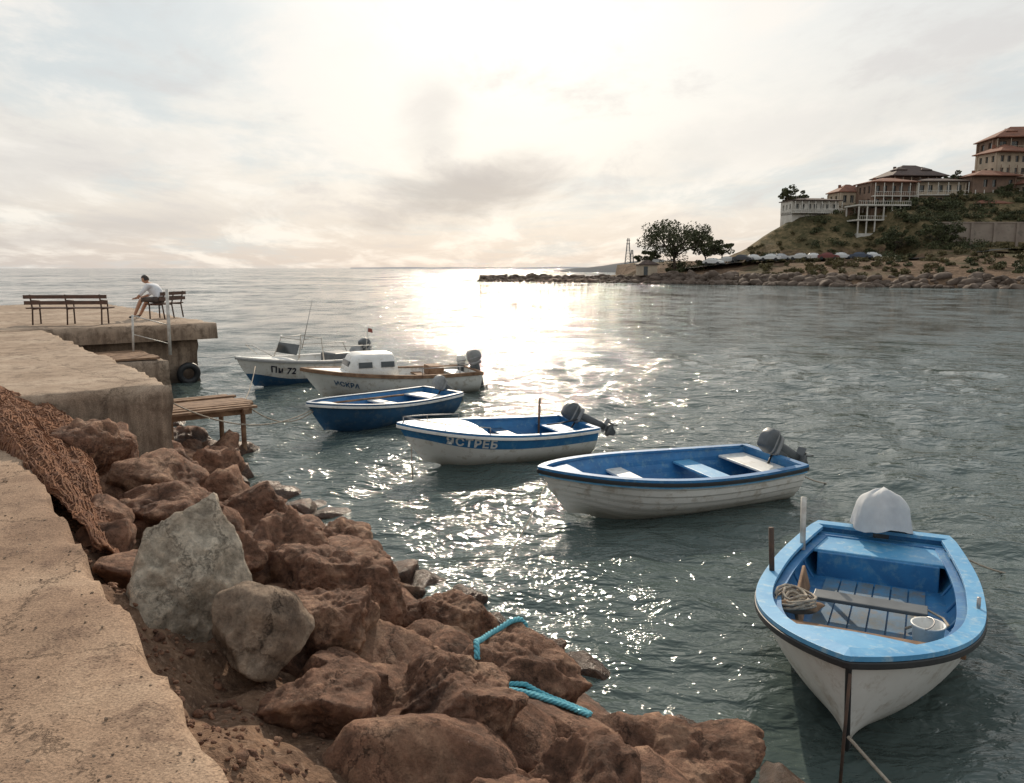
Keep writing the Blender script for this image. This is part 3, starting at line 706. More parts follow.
for j in range(nv_+1):
    v=j/nv_; ang=v*2.2
    for i in range(nu):
        a_=2*math.pi*i/nu; ca,sa=math.cos(a_),math.sin(a_)
        rr=math.sin(min(ang,math.pi/2))**.8*(1+.22*max(0,ang-math.pi/2)); zz_=math.cos(ang)*.19 if ang<math.pi/2 else -(ang-math.pi/2)*.33
        cr1=.5+.5*math.sin(6*a_+1.2*math.sin(a_*2+1)+.8*v); cr2=.5+.5*math.sin(11*a_+2*math.sin(a_+2)-1.5*v)
        fold=1+(.15*cr1**2+.05*cr2**2)*max(0,v-.25)**1.2+.07*fbm((ca*1.1,sa*1.1,v*1.4),2)
        V_.append((.27*rr*fold*ca,.25*rr*fold*sa,zz_+.05*ca+.025*math.sin(3*a_)*v+.015*fbm((ca*2,sa*2,v*3),2)))
for j in range(nv_):
    for i in range(nu): F_.append((j*nu+i,(j+1)*nu+i,(j+1)*nu+(i+1)%nu,j*nu+(i+1)%nu))
mobj('motor_cover',V_,F_,M_tarp,True,B1,loc=(-1.93,0,.70))
tube('cover_cord',[(-1.93+.29*math.cos(a*.42),.27*math.sin(a*.42),.60+.012*math.sin(a*1.3)) for a in range(16)],.007,M_rope,B1,6)
bk=empty('bucket',(.22,.46,.15),0,0,0,B1); bk.scale=(1.15,)*3
loft('bucket_body',[(0,0,0,.085,.085),(0,0,.2,.105,.105),(0,0,.205,.112,.112),(0,0,.215,.112,.112),(0,0,.212,.098,.098),(0,0,.12,.096,.096),(0,0,.119,.02,.02)],M_whitec,bk,24,2)
tube('bucket_handle',[(.112*math.cos(a),.112*math.sin(a)*.5-.02,.21+.02*math.sin(a)) for a in[ i*math.pi/10 for i in range(11)]],.005,M_metal,bk)
tube('post',[(-1.15,-.68,.4),(-1.25,-.70,.92)],.028,M_pole,B1)
tube('post',[(-.1,-.80,.45),(-.1,-.82,.92)],.024,M_rust,B1)
tube('thole_pin',[(.1,.80,.5),(.1,.80,.63)],.015,M_metal,B1)
box('board',(.9,.03,.22),(-.1,-.54,.33),M_wood,B1,rot=(.25,.05,.05))
random.seed(5)
rp_=[]
for i in range(90):
    a_=i*.55; rr=.11+.05*math.sin(i*.37); rp_.append((.45+rr*math.cos(a_)*1.2,-.52+rr*math.sin(a_),.475+.0009*i+.02*math.sin(i*1.1)))
tube('rope_coil',rp_,.012,M_rope,B1,6)
P_,F_=rock_geo(.2,.13,.07,555,4); mobj('sack',P_,F_,M_wood,True,B1,loc=(.42,-.50,.45))
tube('anchor_rope',[(-.3,.50,.17),(-.2,.56,.18),(-.3,.62,.19),(-.5,.58,.17),(-.65,.45,.17),(-.5,.35,.17),(-.3,.40,.17),(-.15,.3,.17)],.012,M_rope,B1,6)
tube('side_fender_line',[h.P(.1,1,1)+Vector((0,.04,0)),h.P(.2,1,1)+Vector((0,.06,-.1)),h.P(.4,1,1)+Vector((0,.05,-.12)),h.P(.55,1,1)+Vector((0,.04,-.02))],.008,M_rope,B1,6)
tube('mooring_rope',sag((2.14,4.72,.25),(2.75,3.4,-.2),.03),.011,M_rope)
tube('mooring_chain',[(2.09,4.64,.72),(2.07,4.62,.3),(2.07,4.64,-.3)],.011,M_rust)
tube('mooring_rope',sag((4.35,8.0,.46),(5.6,8.3,-.1),.1),.01,M_rope)
# --- boat 2
B2=boat('motor_boat',(3.8,11.35),(.36,9.95),rad(-1),rad(.5)); h=Hull(3.72,1.6,.50,.70,.18,.40,2.3,.8,lap=7)
build_hull(h,B2,[M_white,M_white],.99,M_blue,.12,M_blue,M_black,nv=28)
foredeck(h,B2,.86,M_blue,.02,-.02)
thwart(h,B2,.62,.38,.26,M_whitec); thwart(h,B2,.30,.36,.3,M_bluel); thwart(h,B2,.08,.40,.45,M_whitec,'stern_seat')
outboard(B2,-1.9,.58,rad(60),M_greyd,scale=.95,steer=.2)
ring(h,'pale_stripe',-.001,.012,-.085,-.058,M_bluel,B2)
tube('mooring_rope',sag((.42,9.95,.45),(-.1,8.6,-.1),.05),.008,M_rope)
tube('mooring_rope',sag((3.85,11.2,.5),(5.2,12.2,-.1),.15),.01,M_rope)
# --- boat 3
B3=boat('motor_boat',(1.1,14.1),(-1.72,12.65),rad(-1),rad(-.6)); h=Hull(3.4,1.55,.48,.72,.18,.42,2.3,.82)
build_hull(h,B3,[M_white,M_blue],.66,M_blue,.12,M_blue,M_whitec)
foredeck(h,B3,.62,M_whitec,.06,.02,floor=.15)
hull_text(h,B3,'ЯСТРЕБ',.82,.72,.19,M_lt,1)
mb=MB(); pr=[h.P(t,1,1)+Vector((-.03,-.08,.12)) for t in(.62,.72,.82,.92,.985)]; pl=[Vector((p.x,-p.y,p.z)) for p in pr]
mb.tube(pr+pl[::-1],.010)
for p in pr[::2]+pl[::2]: mb.tube([p,p-Vector((0,0,.12))],.008)
mb.obj('bow_rail',M_metal,True,B3)
thwart(h,B3,.40,.34,.26,M_blued); thwart(h,B3,.10,.38,.42,M_blue,'stern_seat')
outboard(B3,-1.72,.54,rad(62),M_greyd,scale=.9,steer=-.15); tube('pole',[(-.75,.2,.3),(-.76,.2,1.02)],.02,M_rust,B3)
tube('fuel_line',[(-1.2,-.3,.42),(-1.3,0,.5),(-1.6,.1,.56)],.012,M_black,B3)
tube('mooring_rope',[(-1.62,12.65,.35),(-1.6,12.5,.1),(-1.58,12.45,-.1)],.01,M_rope)
# --- boat 4
B4=boat('rowing_boat',(-1.6,18.0),(-3.9,15.3),rad(-1),rad(.6)); h=Hull(3.65,1.5,.44,.64,.18,.35,2.4,.82)
build_hull(h,B4,[M_blued,M_blued],.99,M_blue,.12,M_blued,M_whitec,gw=.05)
foredeck(h,B4,.84,M_whitec,.03,-.02)
thwart(h,B4,.66,.36,.24,M_whitec); thwart(h,B4,.42,.34,.24,M_whitec); thwart(h,B4,.12,.36,.4,M_whitec,'stern_seat')
tube('oar',[(-.9,-.3,.42),(1.2,-.35,.5)],.022,M_wood,B4); outboard(B4,-1.85,.48,rad(55),M_grey,scale=.85)
a=SO(12.4,2.9,1.3)
tube('mooring_rope',sag((-3.85,15.3,.5),a,.35),.012,M_rope); tube('mooring_rope',sag((-3.8,15.4,.5),SO(14.0,4.6,.85),.3),.012,M_rope)
tube('mooring_rope',sag((-6.6,20.5,.7),SO(15.1,4.6,.8),.5),.012,M_rope)
# --- boat 5 white cabin
B5=boat('cabin_boat',(-1.1,21.4),(-5.15,19.6),rad(-1)); h=Hull(4.5,1.75,.52,.76,.2,.5,2.3,.84)
build_hull(h,B5,[M_white,M_white],.99,M_white,.14,M_wood,M_wood)
foredeck(h,B5,.72,M_whitec,.05,.0)
hull_text(h,B5,'ИСКРА',.86,.55,.17,M_blued,1)
cb=empty('cabin',(0,0,0),0,0,0,B5)
loft('cabin_house',[(.55,0,.5,.70,.62),(.55,0,.78,.64,.56),(.52,0,1.02,.54,.50),(.50,0,1.08,.48,.45),(.50,0,1.085,.2,.2)],M_whitec,cb,28,5)
M_glass=mat('glass_dark',(.03,.04,.045),(.05,.06,.065),.1,3,3,10,0)
for xx in(.22,.78):
    box('cabin_window',(.34,.02,.14),(xx,.555,.84),M_glass,cb,rot=(rad(14),0,0),bev=.005); box('cabin_window',(.34,.02,.14),(xx,-.555,.84),M_glass,cb,rot=(rad(-14),0,0),bev=.005)
box('windscreen',(.02,.7,.14),(1.15,0,.86),M_glass,cb,rot=(0,rad(-18),0),bev=.005)
thwart(h,B5,.3,.4,.28,M_wood); thwart(h,B5,.1,.44,.4,M_whitec,'stern_seat')
outboard(B5,-2.3,.60,rad(14),M_grey,scale=1.05); outboard(B5,-2.1,.55,rad(5),M_whitec,y=-.5,scale=.7)
mb=MB()
for xx in(-1.6,-.6): mb.tube([(xx,.8,.5),(xx,.8,.72)],.012)
mb.tube([(-1.7,.8,.72),(-.5,.8,.72)],.012); mb.obj('side_rail',M_metal,True,B5)
box('crate',(.4,.5,.25),(-1.2,-.1,.55),M_wood,B5,bev=.02)
# --- boat 6 far, with frame
B6=boat('fishing_boat',(-4.5,24.4),(-7.3,21.2),rad(-1)); h=Hull(4.3,1.75,.6,.86,.2,.5,2.3,.84)
build_hull(h,B6,[M_blued,M_white],.42,M_whitec,.14,M_whitec,M_grey)
foredeck(h,B6,.66,M_whitec,.05,.0)
hull_text(h,B6,'Пн 72',.84,.6,.24,M_ld,1)
mb=MB()
for sd_ in(-1,1):
    mb.tube([(.65,sd_*.6,.7),(.45,sd_*.5,1.25),(-.2,sd_*.5,1.27),(-.2,sd_*.6,.6)],.018); mb.tube([(-.2,sd_*.5,1.0),(-1.8,sd_*.65,.95),(-2.0,sd_*.7,.6)],.014)
mb.tube([(.45,-.5,1.25),(.45,.5,1.25)],.018); mb.tube([(-.2,-.5,1.27),(-.2,.5,1.27)],.018)
mb.tube([(1.3,.4,.85),(1.75,.2,1.15),(1.75,-.2,1.15),(1.3,-.4,.85)],.012)
mb.obj('cockpit_frame',M_pole,True,B6)
tube('antenna',[(.45,.5,1.0),(.1,.55,2.35)],[.014,.006],M_metal,B6)
tube('flag_staff',[(-2.0,.2,.6),(-2.1,.2,1.45)],.012,M_pole,B6)
mobj('small_flag',[(-2.1,.2,1.42),(-2.1,.2,1.30),(-2.20,.30,1.27),(-2.18,.30,1.39)],[(0,1,2,3)],mat('flag_red',(.25,.07,.05),rough=.8,bump=0),False,B6)
box('engine_box',(.7,.7,.42),(-1.1,0,.55),M_greyd,B6,bev=.05); box('windscreen_panel',(.02,1.0,.3),(.58,0,.98),M_glass,B6,rot=(0,rad(-20),0))
outboard(B6,-2.2,.68,rad(30),M_greyd); P_,F_=rock_geo(.32,.22,.18,88,4); mobj('gear_pile',P_,F_,M_grey,True,B6,loc=(-1.7,.1,.72))
# --- teal ropes on rocks
def rope_on(name,paths,r,mt):
    e_=empty(name)
    for pts in paths:
        n=len(pts); dense=[]
        for i in range(n-1):
            p0=Vector(pts[max(0,i-1)]);p1=Vector(pts[i]);p2=Vector(pts[i+1]);p3=Vector(pts[min(n-1,i+2)])
            for k in range(8):
                t=k/8; dense.append(.5*((2*p1)+(-p0+p2)*t+(2*p0-5*p1+4*p2-p3)*t*t+(-p0+3*p1-3*p2+p3)*t**3))
        dense.append(Vector(pts[-1])); 
        for s_ in range(3):
            out_=[];acc=0
            for i,p in enumerate(dense):
                t=(dense[min(i+1,len(dense)-1)]-dense[max(i-1,0)]).normalized(); a_=t.cross(Vector((0,0,1))); a_=a_.normalized() if a_.length>.01 else Vector((1,0,0)); b_=a_.cross(t)
                if i: acc+=(p-dense[i-1]).length
                an=acc/r*1.1+s_*2.094; out_.append(p+(a_*math.cos(an)+b_*math.sin(an))*r*.55)
            tube('strand',out_,r*.56,mt,e_,6)
bpy.context.view_layer.update()
DG=bpy.context.evaluated_depsgraph_get()
def drop(x,y,r):
    ok,loc,nr,idx,ob,mtx=S.ray_cast(DG,Vector((x,y,2.6)),Vector((0,0,-1)))
    return Vector((x,y,(loc.z if ok else 0)+r))
def rope_path(pts,r,n=9):
    out_=[]
    for i in range(len(pts)-1):
        for k in range(n):
            t=k/n; out_.append(drop(lerp(pts[i][0],pts[i+1][0],t),lerp(pts[i][1],pts[i+1][1],t),r))
    for _ in range(12):
        for i in range(1,len(out_)-1):
            zz_=(out_[i-1].z+out_[i+1].z)/2; out_[i].z=max(out_[i].z,zz_*.95+out_[i].z*.05)
    for _ in range(4):
        for i in range(1,len(out_)-1):
            m_=(out_[i-1]+out_[i+1])/2; out_[i].x=lerp(out_[i].x,m_.x,.6); out_[i].y=lerp(out_[i].y,m_.y,.6)
    return out_
pA=[SO(4.0,2.72),SO(4.16,2.82),SO(4.28,3.02),SO(4.34,3.25),SO(4.36,3.5)]
rope_on('mooring_rope_teal',[rope_path([(p.x,p.y) for p in pA],.02)],.019,M_teal)
pp=[]
for k in range(4):
    pA=[SO(3.72+.03*k,2.62+.04*k),SO(3.62+.03*k,2.82+.02*k),SO(3.42+.028*k,2.98+.02*k),SO(3.25+.02*k,3.02+.03*k)]; pp.append(rope_path([(p.x,p.y) for p in pA],.016))
rope_on('mooring_rope_teal',pp,.015,M_teal)
# ------------------------------------------------------------ headland
def shoreY(x): return float(np.interp(x,[-40,-8,28,47,79,150,330],[205,198,176,155,125,100,60]))
def hgt(x,y):
    q=y-shoreY(x)
    if x<-9: return -3
    h_=float(np.interp(q,[-12,0,3,15,30,60],[-3,-.2,1.3,2.4,4.4,5.0]))
    wdt=float(np.interp(x,[-40,-8,20,30,40,52,60],[0,3,9,30,55,90,900]))
    if x<28: h_=min(h_,1.2)
    if q>wdt: h_=max(-3,h_-(q-wdt)*.5)
    xe=x-max(0,y-202)*.42
    Ht=float(np.interp(xe,[50,58,64,70,78,90,120,200,330],[4.5,8,12,15.6,16.4,18.5,21.5,26,28]))
    pa=float(np.interp(y,[184,199],[0,1])); hA=lerp(min(h_,5.1),Ht,pa) if x>44 else h_
    hB=float(np.interp(y,[140,176,179.5,181,198],[3.2,7.6,7.8,13,Ht])) 
    k=sm((x-84)/5); hC=lerp(hA,max(h_,hB) if y>150 else h_,k)
    return max(h_,hC) if q<wdt else h_
V=[];F=[];gx=np.arange(-44,330,1.5)
gy=np.concatenate([np.arange(56,215,1.3),np.arange(215,430,5)])
for x in gx:
    for y in gy:
        z=hgt(x,y); rg=.35 if z>.5 else .12
        sl_=1.5 if (y>183 and y<200) else .6
        z+=rg*sl_*(fbm((x*.12,y*.12,0))*1.3+.6*fbm((x*.5,y*.5,4))); V.append((x,y,z))
n_=len(gy)
for i in range(len(gx)-1):
    for j in range(n_-1):
        a_=(i*n_+j,(i+1)*n_+j,(i+1)*n_+j+1,i*n_+j+1)
        if max(V[k][2] for k in a_)>-1.5: F.append(a_)
m,nt,N,L,P=nt_of('headland_soil'); g=G_(N,L)
ge=N.new('ShaderNodeNewGeometry'); cp=ge.outputs['Position']; sx=N.new('ShaderNodeSeparateXYZ'); L.new(cp,sx.inputs[0])
n1=g.noise(cp,.11,8,.7); n2=g.noise(cp,.7,7,.7)
soil=g.mix(g.rng(n2['Fac'],.38,.62,0,1),(.085,.052,.036),(.19,.12,.082)); grass=g.mix(g.rng(n2['Fac'],.38,.62,0,1),(.075,.066,.034),(.23,.17,.095))
hi=g.rng(g.math('ADD',sx.outputs['Z'],g.rng(n1['Fac'],.3,.7,-3.5,3.5)),4.5,8,.15,1)
col=g.mix(hi,soil,grass); col=g.mix(g.rng(n1['Fac'],.52,.62,0,.65),col,(.055,.056,.029)); L.new(col,P.inputs['Base Color'])
P.inputs['Roughness'].default_value=.95; P.inputs['Specular IOR Level'].default_value=.1; L.new(g.bump(n2['Fac'],.9,.7),P.inputs['Normal'])
mobj('headland_terrain',V,F,m,True)
it=[]
for i in range(2100):
    x=random.uniform(-6,150) if i%3 else random.uniform(-8,60); y=shoreY(x)+random.gauss(1.0,2.6 if x>28 else 1.2); r_=random.uniform(.3,.95)*(1 if random.random()<.85 else 1.5)
    if x<28: r_*=.75
    it.append(((x,y,max(.0,hgt(x,y))+.1*r_),(r_*1.3,r_,r_*.7),i))
M_srock=mat('shore_rock',(.17,.13,.105),(.07,.052,.042),.9,.5,6,3,.5,.1,spec=.2)
rockmass('shore_rocks',it,M_srock,2)
V=[];F=[]
rx=[(38,180),(50,178),(60,176.5),(70,175),(84,172),(100,166),(125,155),(160,140)]
for i,(x,y) in enumerate(rx):
    for d_ in(-3,3): V.append((x,y+d_,max(hgt(x,y-3),hgt(x,y+3),hgt(x,y))+.35))
for i in range(len(rx)-1): F.append((2*i,2*i+2,2*i+3,2*i+1))
M_asph=mat('asphalt',(.075,.07,.065),(.05,.048,.045),.9,.4,6,8,.2,.02)
mobj('coast_road',V,F,M_asph)
def roadz(x): return float(np.interp(x,[a[0] for a in rx],[max(hgt(a[0],a[1]-3),hgt(a[0],a[1]+3),hgt(*a))+.35 for a in rx]))
def car_mesh():
    prof=[(-2.15,.35),(-2.2,.75),(-2.05,.98),(-1.5,1.02),(-1.05,1.40),(-.3,1.48),(.45,1.42),(1.05,1.0),(1.85,.88),(2.15,.68),(2.18,.35)]
    mb=MB(); n=len(prof); V_=[]
    for sd_ in(-1,1):
        for (x,z) in prof: V_.append(Vector((x,sd_*(.86 if z<1.03 else .68),z)))
    F_=[(i,i+1,n+i+1,n+i) for i in range(n-1)]+[(n-1,0,n,2*n-1)]
    mb.add(V_,F_,0); mb.add(V_[:n],[tuple(range(n))],0); mb.add(V_[n:],[tuple(range(n))[::-1]],0)
    for sd_ in(-1,1):
        y0,y1=sd_*.80,sd_*.705
        mb.add([Vector((-1.25,y0+sd_*.03,1.04)),Vector((.9,y0+sd_*.03,1.04)),Vector((.42,y1+sd_*.01,1.38)),Vector((-.98,y1+sd_*.01,1.38))],[(0,1,2,3)],1)
    mb.add([Vector((1.02,-.66,1.04)),Vector((1.02,.66,1.04)),Vector((.53,.6,1.39)),Vector((.53,-.6,1.39))],[(0,1,2,3)],1)
    mb.add([Vector((-1.5,-.66,1.05)),Vector((-1.5,.66,1.05)),Vector((-1.11,.6,1.37)),Vector((-1.11,-.6,1.37))],[(0,1,2,3)],1)
    for x in(-1.35,1.35):
        for sd_ in(-1,1): mb.tube([Vector((x,sd_*.68,.32)),Vector((x,sd_*.89,.32))],.34,14,2)
    for sd_ in(-1,1): mb.box((2.17,sd_*.6,.68),(.06,.3,.12),3); mb.box((-2.18,sd_*.65,.8),(.06,.2,.14),4)
    return mb
cols=[(.72,.72,.71),(.42,.43,.45),(.06,.06,.07),(.18,.045,.04),(.06,.08,.12),(.58,.57,.55)]
M_lamp=mat('lamp_glass',(.7,.7,.7),rough=.2,bump=0); M_tail=mat('tail_red',(.3,.02,.02),rough=.3,bump=0)
cmb=car_mesh(); cm=[mat('car_paint_%d'%i,c,tuple(x*.9 for x in c),.45,3,2,10,0) for i,c in enumerate(cols)]
for i,ci in enumerate([0,5,2,0,0,1,5,0,3,0,4,0]):
    rz_=rad(random.choice([-8,172])) if i%2 else rad(random.choice([-30,-38,150]))
    x=44+i*3.0+random.uniform(-.3,.3); y=float(np.interp(x,[a[0] for a in rx],[a[1] for a in rx]))-1.2+(i%2)*2.6
    cmb.obj('parked_car',[cm[ci],M_glass,M_black,M_lamp,M_tail],False,None,(x,y,roadz(x)+.02),(0,0,rz_))
M_wall=mat('wall_stone',(.32,.265,.22),(.22,.175,.145),.9,.3,8,2,.4,.05,spots=(.13,.11,.09),sscale=.6)
mb=MB(); mb.box((121,180.2,10.0),(52,.8,6.0)); mb.box((121,180.2,13.1),(52.6,1.1,.25))
for k in range(11): mb.box((96+k*5,179.7,10.0),(.6,.5,5.9))
mb.obj('retaining_wall',M_wall)
# ------------------------------------------------------------ buildings
M_ww=mat('wall_white',(.66,.63,.58),(.46,.43,.38),.8,.5,6,6,.1,.02); M_wb=mat('wall_brown',(.24,.155,.11),(.16,.105,.078),.8,.6,6,6,.1,.02)
M_wc=mat('wall_cream',(.50,.41,.31),(.35,.285,.215),.8,.5,6,6,.1,.02); M_roof=mat('roof_tile',(.24,.095,.055),(.14,.062,.04),.85,.8,6,12,.5,.05)
M_roofd=mat('roof_dark',(.095,.06,.05),(.06,.042,.036),.8,.8,6,12,.4,.05)
def hip(mb,cx,cy,z,w,d,hh,ov,m):
    W_,D2=w/2+ov,d/2+ov; r_=max(0.2,W_-D2) if W_>D2 else .2
    V_=[Vector((cx-W_,cy-D2,z)),Vector((cx+W_,cy-D2,z)),Vector((cx+W_,cy+D2,z)),Vector((cx-W_,cy+D2,z)),Vector((cx-r_,cy,z+hh)),Vector((cx+r_,cy,z+hh))]
    lo=[v-Vector((0,0,.2)) for v in V_[:4]]
    mb.add(V_+lo,[(0,1,5,4),(1,2,5),(2,3,4,5),(3,0,4),(0,6,7,1),(1,7,8,2),(2,8,9,3),(3,9,6,0),(6,9,8,7)],m)
def house(name,x,y,z0,w,d,floors,fh,rz,wall,roof,bays,balc=(),rh=2.2,ov=.6,found=6,rail=None,dormer=False,solid=()):
    e_=empty(name,(x,y,z0),rz); rail=rail or M_ww
    mb=MB(); mb.box((0,0,floors*fh/2),(w-.7,d-.7,floors*fh-.05),0); mb.obj('glazing',M_glass,False,e_)
    mb=MB(); mb.box((0,0,-found/2),(w,d,found+.6),0)
    for f in range(floors):
        zb=f*fh
        mb.box((0,0,zb+.25),(w,d,1.3),0); mb.box((0,0,zb+fh-.28),(w-.01,d-.01,.5),0)
        for sgn in(-1,1):
            for k in range(bays+1):
                xx=-w/2+.4+(w-.8)*k/bays; mb.box((xx,sgn*(d/2-.2),zb+fh/2),(w/bays*(.38 if k%2 else .55),.36,fh-.02),0)
            for k in range(bays):
                if (f,k) in solid and sgn<0: mb.box((-w/2+.4+(w-.8)*(k+.5)/bays,-d/2+.2,zb+fh/2),(w/bays,.34,fh-.03),0)
            nb_=max(2,int(bays*d/w))
            for k in range(nb_+1):
                yy=-d/2+.4+(d-.8)*k/nb_; mb.box((sgn*(w/2-.2),yy,zb+fh/2),(.36,d/nb_*.5,fh-.02),0)
    mb.box((0,0,floors*fh),(w+.02,d+.02,.5),0)
    mb.obj('walls',wall,False,e_)
    mb=MB()
    for f in range(floors):
        for k in range(bays):
            xx=-w/2+.4+(w-.8)*(k+.5)/bays; mb.box((xx,-d/2+.33,f*fh+fh/2),(.07,.06,fh),0)
    mb.obj('window_frames',rail,False,e_)
    if balc:
        mb=MB()
        for f in balc:
            mb.box((0,-d/2-.8,f*fh+.05),(w+.3,1.6,.18),0)
            for k in range(bays+1): mb.box((-w/2+w*k/bays,-d/2-1.5,f*fh+fh/2),(.14,.14,fh),0)
            mb.box((0,-d/2-1.55,f*fh+1.05),(w+.2,.07,.07),0)
            for k in range(int(w/.55)): mb.box((-w/2+k*.55,-d/2-1.55,f*fh+.6),(.045,.04,.85),0)
        mb.obj('balconies',rail,False,e_)
    mb=MB(); hip(mb,0,-.4 if balc else 0,floors*fh+.42,w,d+(1.6 if balc else 0),rh,ov,0)
    for k in(-.25,.3): mb.box((w*k,.6,floors*fh+rh*.8),(.55,.55,1.5),0)
    if dormer:
        for k in(-.28,.22):
            mb.box((w*k,-d*.25,floors*fh+.42+rh*.35),(2.0,2.4,1.3),0); hip(mb,w*k,-d*.25,floors*fh+.42+rh*.35+.6,2.2,2.6,.7,.3,0)
    mb.obj('roof',roof,False,e_); return e_
house('seaside_restaurant',73.5,203,16.4,12,6,1,2.7,rad(8),M_ww,M_roofd,7,(0,),.7,.3,found=4)
e_=empty('terrace_pavilion',(86.5,194.5,11),rad(4)); mb=MB()
for f in range(2):
    for k in range(7):
        for yy in(-3,3): mb.box((-6+k*2,yy,f*3.4+1.7),(.26,.26,3.4))
    mb.box((0,0,f*3.4+3.3),(12.8,6.8,.32)); mb.box((0,-3.3,f*3.4+4.2),(12.6,.08,.1))
    for k in range(25): mb.box((-6.2+k*.52,-3.3,f*3.4+3.85),(.06,.05,.75))
mb.box((0,0,-1.5),(12.6,6.6,3.4))
mb.obj('columns_and_slabs',M_ww,False,e_)
mb=MB(); mb.box((0,3.3,3),(12.3,.3,6.9)); mb.box((2,1.6,5.0),(7,3,2.6)); mb.obj('bar_room',M_wb,False,e_)
house('dark_roof_house',101,211,23.0,13,8,1,2.6,rad(5),M_wb,M_roofd,6,(0,),3.0,.9,rail=M_wc,dormer=True)
house('terrace_house',92,203,17.2,11,7,2,3.1,rad(6),M_wb,M_roof,5,(0,1),1.2,.4,rail=M_ww)
house('terrace_house',104,203.5,17.6,12,7,2,3.0,rad(-2),M_wc,M_roofd,5,(1,),1.0,.3,solid=((0,1),(0,3)))
house('terrace_house',116,202.5,18.6,11,7,2,3.1,rad(4),M_wb,M_roof,5,(0,),1.6,.5,rail=M_ww,solid=((1,0),(1,3)))
house('small_roof_house',85,209,18.5,7,6,1,3.2,rad(5),M_wc,M_roof,3,(),2.0,.5)
house('hillside_hotel',131,212,23.5,19,9,4,2.9,rad(-6),M_wb,M_roof,6,(1,2,3),3.2,.8,rail=M_wc,dormer=True,solid=((0,2),(1,4)))
house('hillside_hotel_annex',122.5,207,22.3,9,7,3,2.9,rad(10),M_wc,M_roof,4,(0,1),2.2,.6,rail=M_wb)
house('hillside_villa',127,198.5,16.8,10,6,2,3.0,rad(2),M_wc,M_roof,4,(1,),2.0,.6)
house('hillside_villa',112.5,195.5,14.8,8,5,1,3.0,rad(5),M_ww,M_roof,4,(0,),1.4,.5)
house('hillside_house',152,205,23,14,10,3,3.1,rad(-10),M_ww,M_roof,5,(1,2),2.8,.7)
house('hillside_house',176,200,25,16,10,3,3.1,rad(-16),M_wc,M_roof,6,(0,2),2.8,.7)
mb=MB()
for k in range(28): mb.box((66+k*.55,198.6,16.7),(.08,.08,1.1))
mb.box((73.5,198.6,17.2),(16,.1,.12)); mb.obj('terrace_fence',M_ww)
# ------------------------------------------------------------ trees
M_bark=mat('bark',(.10,.075,.055),(.06,.045,.035),.9,3,6,20,.5,.03)
M_leaf=mat('foliage_dark',(.10,.105,.05),(.04,.047,.024),.7,.5,4,3,0,0,spec=.2); M_leaf2=mat('foliage_olive',(.17,.14,.07),(.075,.07,.035),.7,.5,4,3,0,0,spec=.2)  # foliage_dark colours raised a little to imitate haze over the headland
def leaves(cent,rad3,n,size,rg,V_,F_):
    for _ in range(n):
        d=rg.normal(size=3); d/=np.linalg.norm(d)+1e-6; r_=rg.uniform(.35,1.0)**.5
        p=Vector(cent)+Vector((d[0]*rad3[0],d[1]*rad3[1],d[2]*rad3[2]))*r_
        a_=Vector(rg.normal(size=3)).normalized(); b_=a_.orthogonal().normalized(); c_=a_.cross(b_); s_=size*rg.uniform(.6,1.4); k=len(V_)
        V_+= [p-b_*s_,p-c_*s_*.55,p+b_*s_,p+c_*s_*.55]; F_.append((k,k+1,k+2,k+3))
def tree(name,loc,H,R,seed,mt=M_leaf,ncl=34,nl=110,ls=.22,squash=.55,low=.62,sp_=.36):
    rg=np.random.RandomState(seed); e_=empty(name,loc); mb=MB()
    top=Vector((rg.uniform(-.1,.1)*H,0,H*.55)); mb.tube([(0,0,-.5),(0,0,H*.15),top*.6,top],[H*.035,H*.028,H*.02,H*.012],8)
    V_=[];F_=[]
    for k in range(ncl):
        a_=rg.uniform(0,6.28); rr=R*math.sqrt(rg.uniform(.02,1)); el=rg.uniform(-1,1)
        c=Vector((math.cos(a_)*rr,math.sin(a_)*rr,H*low+el*H*sp_*math.sqrt(max(.05,1-(rr/R)**2))))
        cr=R*rg.uniform(.14,.32)
        st=top*rg.uniform(.35,1); mb.tube([st,(st+c)/2+Vector((0,0,-.05*H)),c],[H*.012,H*.008,H*.003],5)
        leaves(c,(cr,cr,cr*squash*1.2),nl,ls,rg,V_,F_)
    mb.obj('trunk_and_limbs',M_bark,True,e_); mobj('foliage',V_,F_,mt,False,e_)
tree('broadleaf_tree',(36.6,183,hgt(36.6,183)-.2),11.8,7.4,31,ncl=54,nl=130,squash=.75)
tree('broadleaf_tree',(44.5,187,4.3),6.2,3.6,12,ncl=28); tree('broadleaf_tree',(49,190,5),4.8,3.2,13,ncl=22)
tree('broadleaf_tree',(31,186,3.2),4.5,2.8,14,ncl=18)
tree('pine_tree',(71.5,209,16.2),8,3.2,15,ncl=30)
tree('broadleaf_tree',(100,190,13.5),6,3.8,16,ncl=24); tree('broadleaf_tree',(107,196,16),5.5,3,17,M_leaf2,20)
tree('broadleaf_tree',(84,179,5.5),6.5,3.8,18,ncl=28); tree('broadleaf_tree',(121,186,14),6,3.5,19,M_leaf2,20)
tree('broadleaf_tree',(92,176,6.3),7.5,4.4,20,ncl=30); tree('broadleaf_tree',(96,193,15),5,3,22,ncl=20); tree('broadleaf_tree',(118,197,18),5,2.6,23,ncl=20); tree('broadleaf_tree',(110,206,20),7,3,24,ncl=22)
def bushes(name,spots,mt,seed):
    rg=np.random.RandomState(seed); V_=[];F_=[]
    for (x,y,r_) in spots:
        z=hgt(x,y)
        for k in range(4):
            leaves((x+rg.uniform(-.7,.7)*r_,y+rg.uniform(-.4,.4)*r_,z+r_*rg.uniform(.1,.6)),(r_*.6,r_*.55,r_*.42),42,.2,rg,V_,F_)
    mobj(name,V_,F_,mt)
random.seed(21)
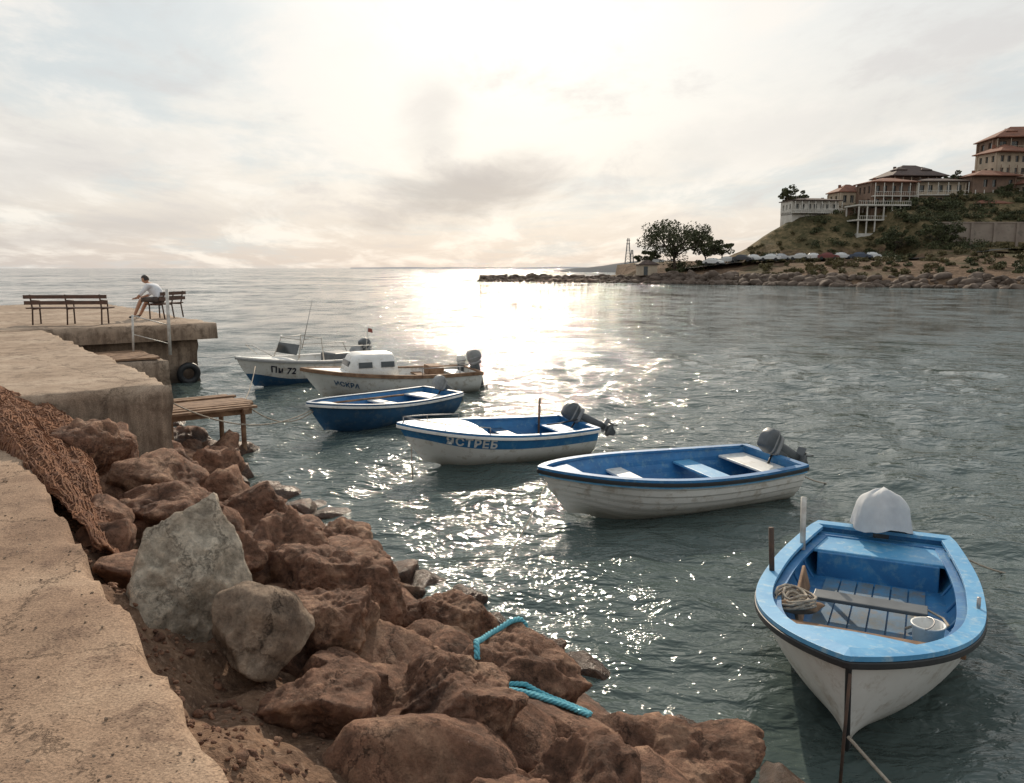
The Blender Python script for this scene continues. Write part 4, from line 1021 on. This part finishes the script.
bushes('bushes',[(random.uniform(70,138),random.uniform(183,200),random.uniform(.6,2.0)) for i in range(130)],M_leaf,3)
bushes('dry_bushes',[(random.uniform(50,140),random.uniform(142,200),random.uniform(.4,1.3)) for i in range(330)],M_leaf2,4)
bushes('green_bushes',[(random.uniform(78,100),random.uniform(168,184),random.uniform(1.0,2.4)) for i in range(40)]+[(random.uniform(34,60),random.uniform(179,188),random.uniform(.8,1.6)) for i in range(30)]+[(random.uniform(95,140),random.uniform(181.5,186),random.uniform(.6,1.5)) for i in range(40)]+[(random.uniform(70,140),random.uniform(135,160),random.uniform(.5,1.2)) for i in range(40)],M_leaf,5)
e_=empty('beach_shed',(29.5,178,1.6),.1); box('shed_walls',(4,3,2.4),(0,0,1.2),M_wc,e_); mb=MB(); hip(mb,0,0,2.45,4,3,.9,.35,0); mb.obj('shed_roof',M_roofd,False,e_); box('shed_door',(.9,.06,1.9),(-.6,-1.52,1.0),M_glass,e_)
M_far=mat('distant_land_hazed',(.20,.20,.20),(.15,.155,.16),1,.01,4,1,0,0,spec=0)  # pale greys stand in for aerial haze, put into the land colour
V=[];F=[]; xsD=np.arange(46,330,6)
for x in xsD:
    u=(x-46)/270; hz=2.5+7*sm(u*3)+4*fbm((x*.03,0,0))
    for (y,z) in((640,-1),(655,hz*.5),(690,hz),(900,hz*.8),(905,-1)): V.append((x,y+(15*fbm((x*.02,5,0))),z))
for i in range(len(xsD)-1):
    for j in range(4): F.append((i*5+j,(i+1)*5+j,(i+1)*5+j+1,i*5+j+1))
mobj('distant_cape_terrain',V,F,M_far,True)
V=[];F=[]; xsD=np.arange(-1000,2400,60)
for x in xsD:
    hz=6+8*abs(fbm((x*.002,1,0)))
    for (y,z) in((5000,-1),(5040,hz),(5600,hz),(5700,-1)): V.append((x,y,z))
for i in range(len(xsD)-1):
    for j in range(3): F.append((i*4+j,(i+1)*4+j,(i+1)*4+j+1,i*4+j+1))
mobj('distant_coast_terrain',V,F,mat('distant_haze_land',(.40,.40,.42),(.36,.36,.38),1,.01,4,1,0,0,spec=0),True)  # haze over the far coast is part of this pale base colour
def mast(name,x,y,z,H,wd):
    mb=MB(); n=9
    for a_,b_ in((-1,-1),(1,-1),(1,1),(-1,1)): mb.tube([(a_*wd,b_*wd,0),(a_*wd*.25,b_*wd*.25,H)],.2,5)
    for k in range(n):
        z0=H*k/n; z1=H*(k+1)/n; w0=wd*(1-.75*k/n); w1=wd*(1-.75*(k+1)/n)
        for (a0,b0),(a1,b1) in(((-1,-1),(1,-1)),((1,-1),(1,1)),((1,1),(-1,1)),((-1,1),(-1,-1))):
            mb.tube([(a0*w0,b0*w0,z0),(a1*w1,b1*w1,z1)],.1,4); mb.tube([(a0*w1,b0*w1,z1),(a1*w1,b1*w1,z1)],.1,4)
    for zz_ in(.8,.93): mb.box((0,0,H*zz_),(wd*1.3,.3,.5))
    mb.obj(name,M_greyd,False,None,(x,y,z))
mast('lattice_mast',94,660,5,22,2.4); mast('lattice_mast',99,672,5,13,1.8)
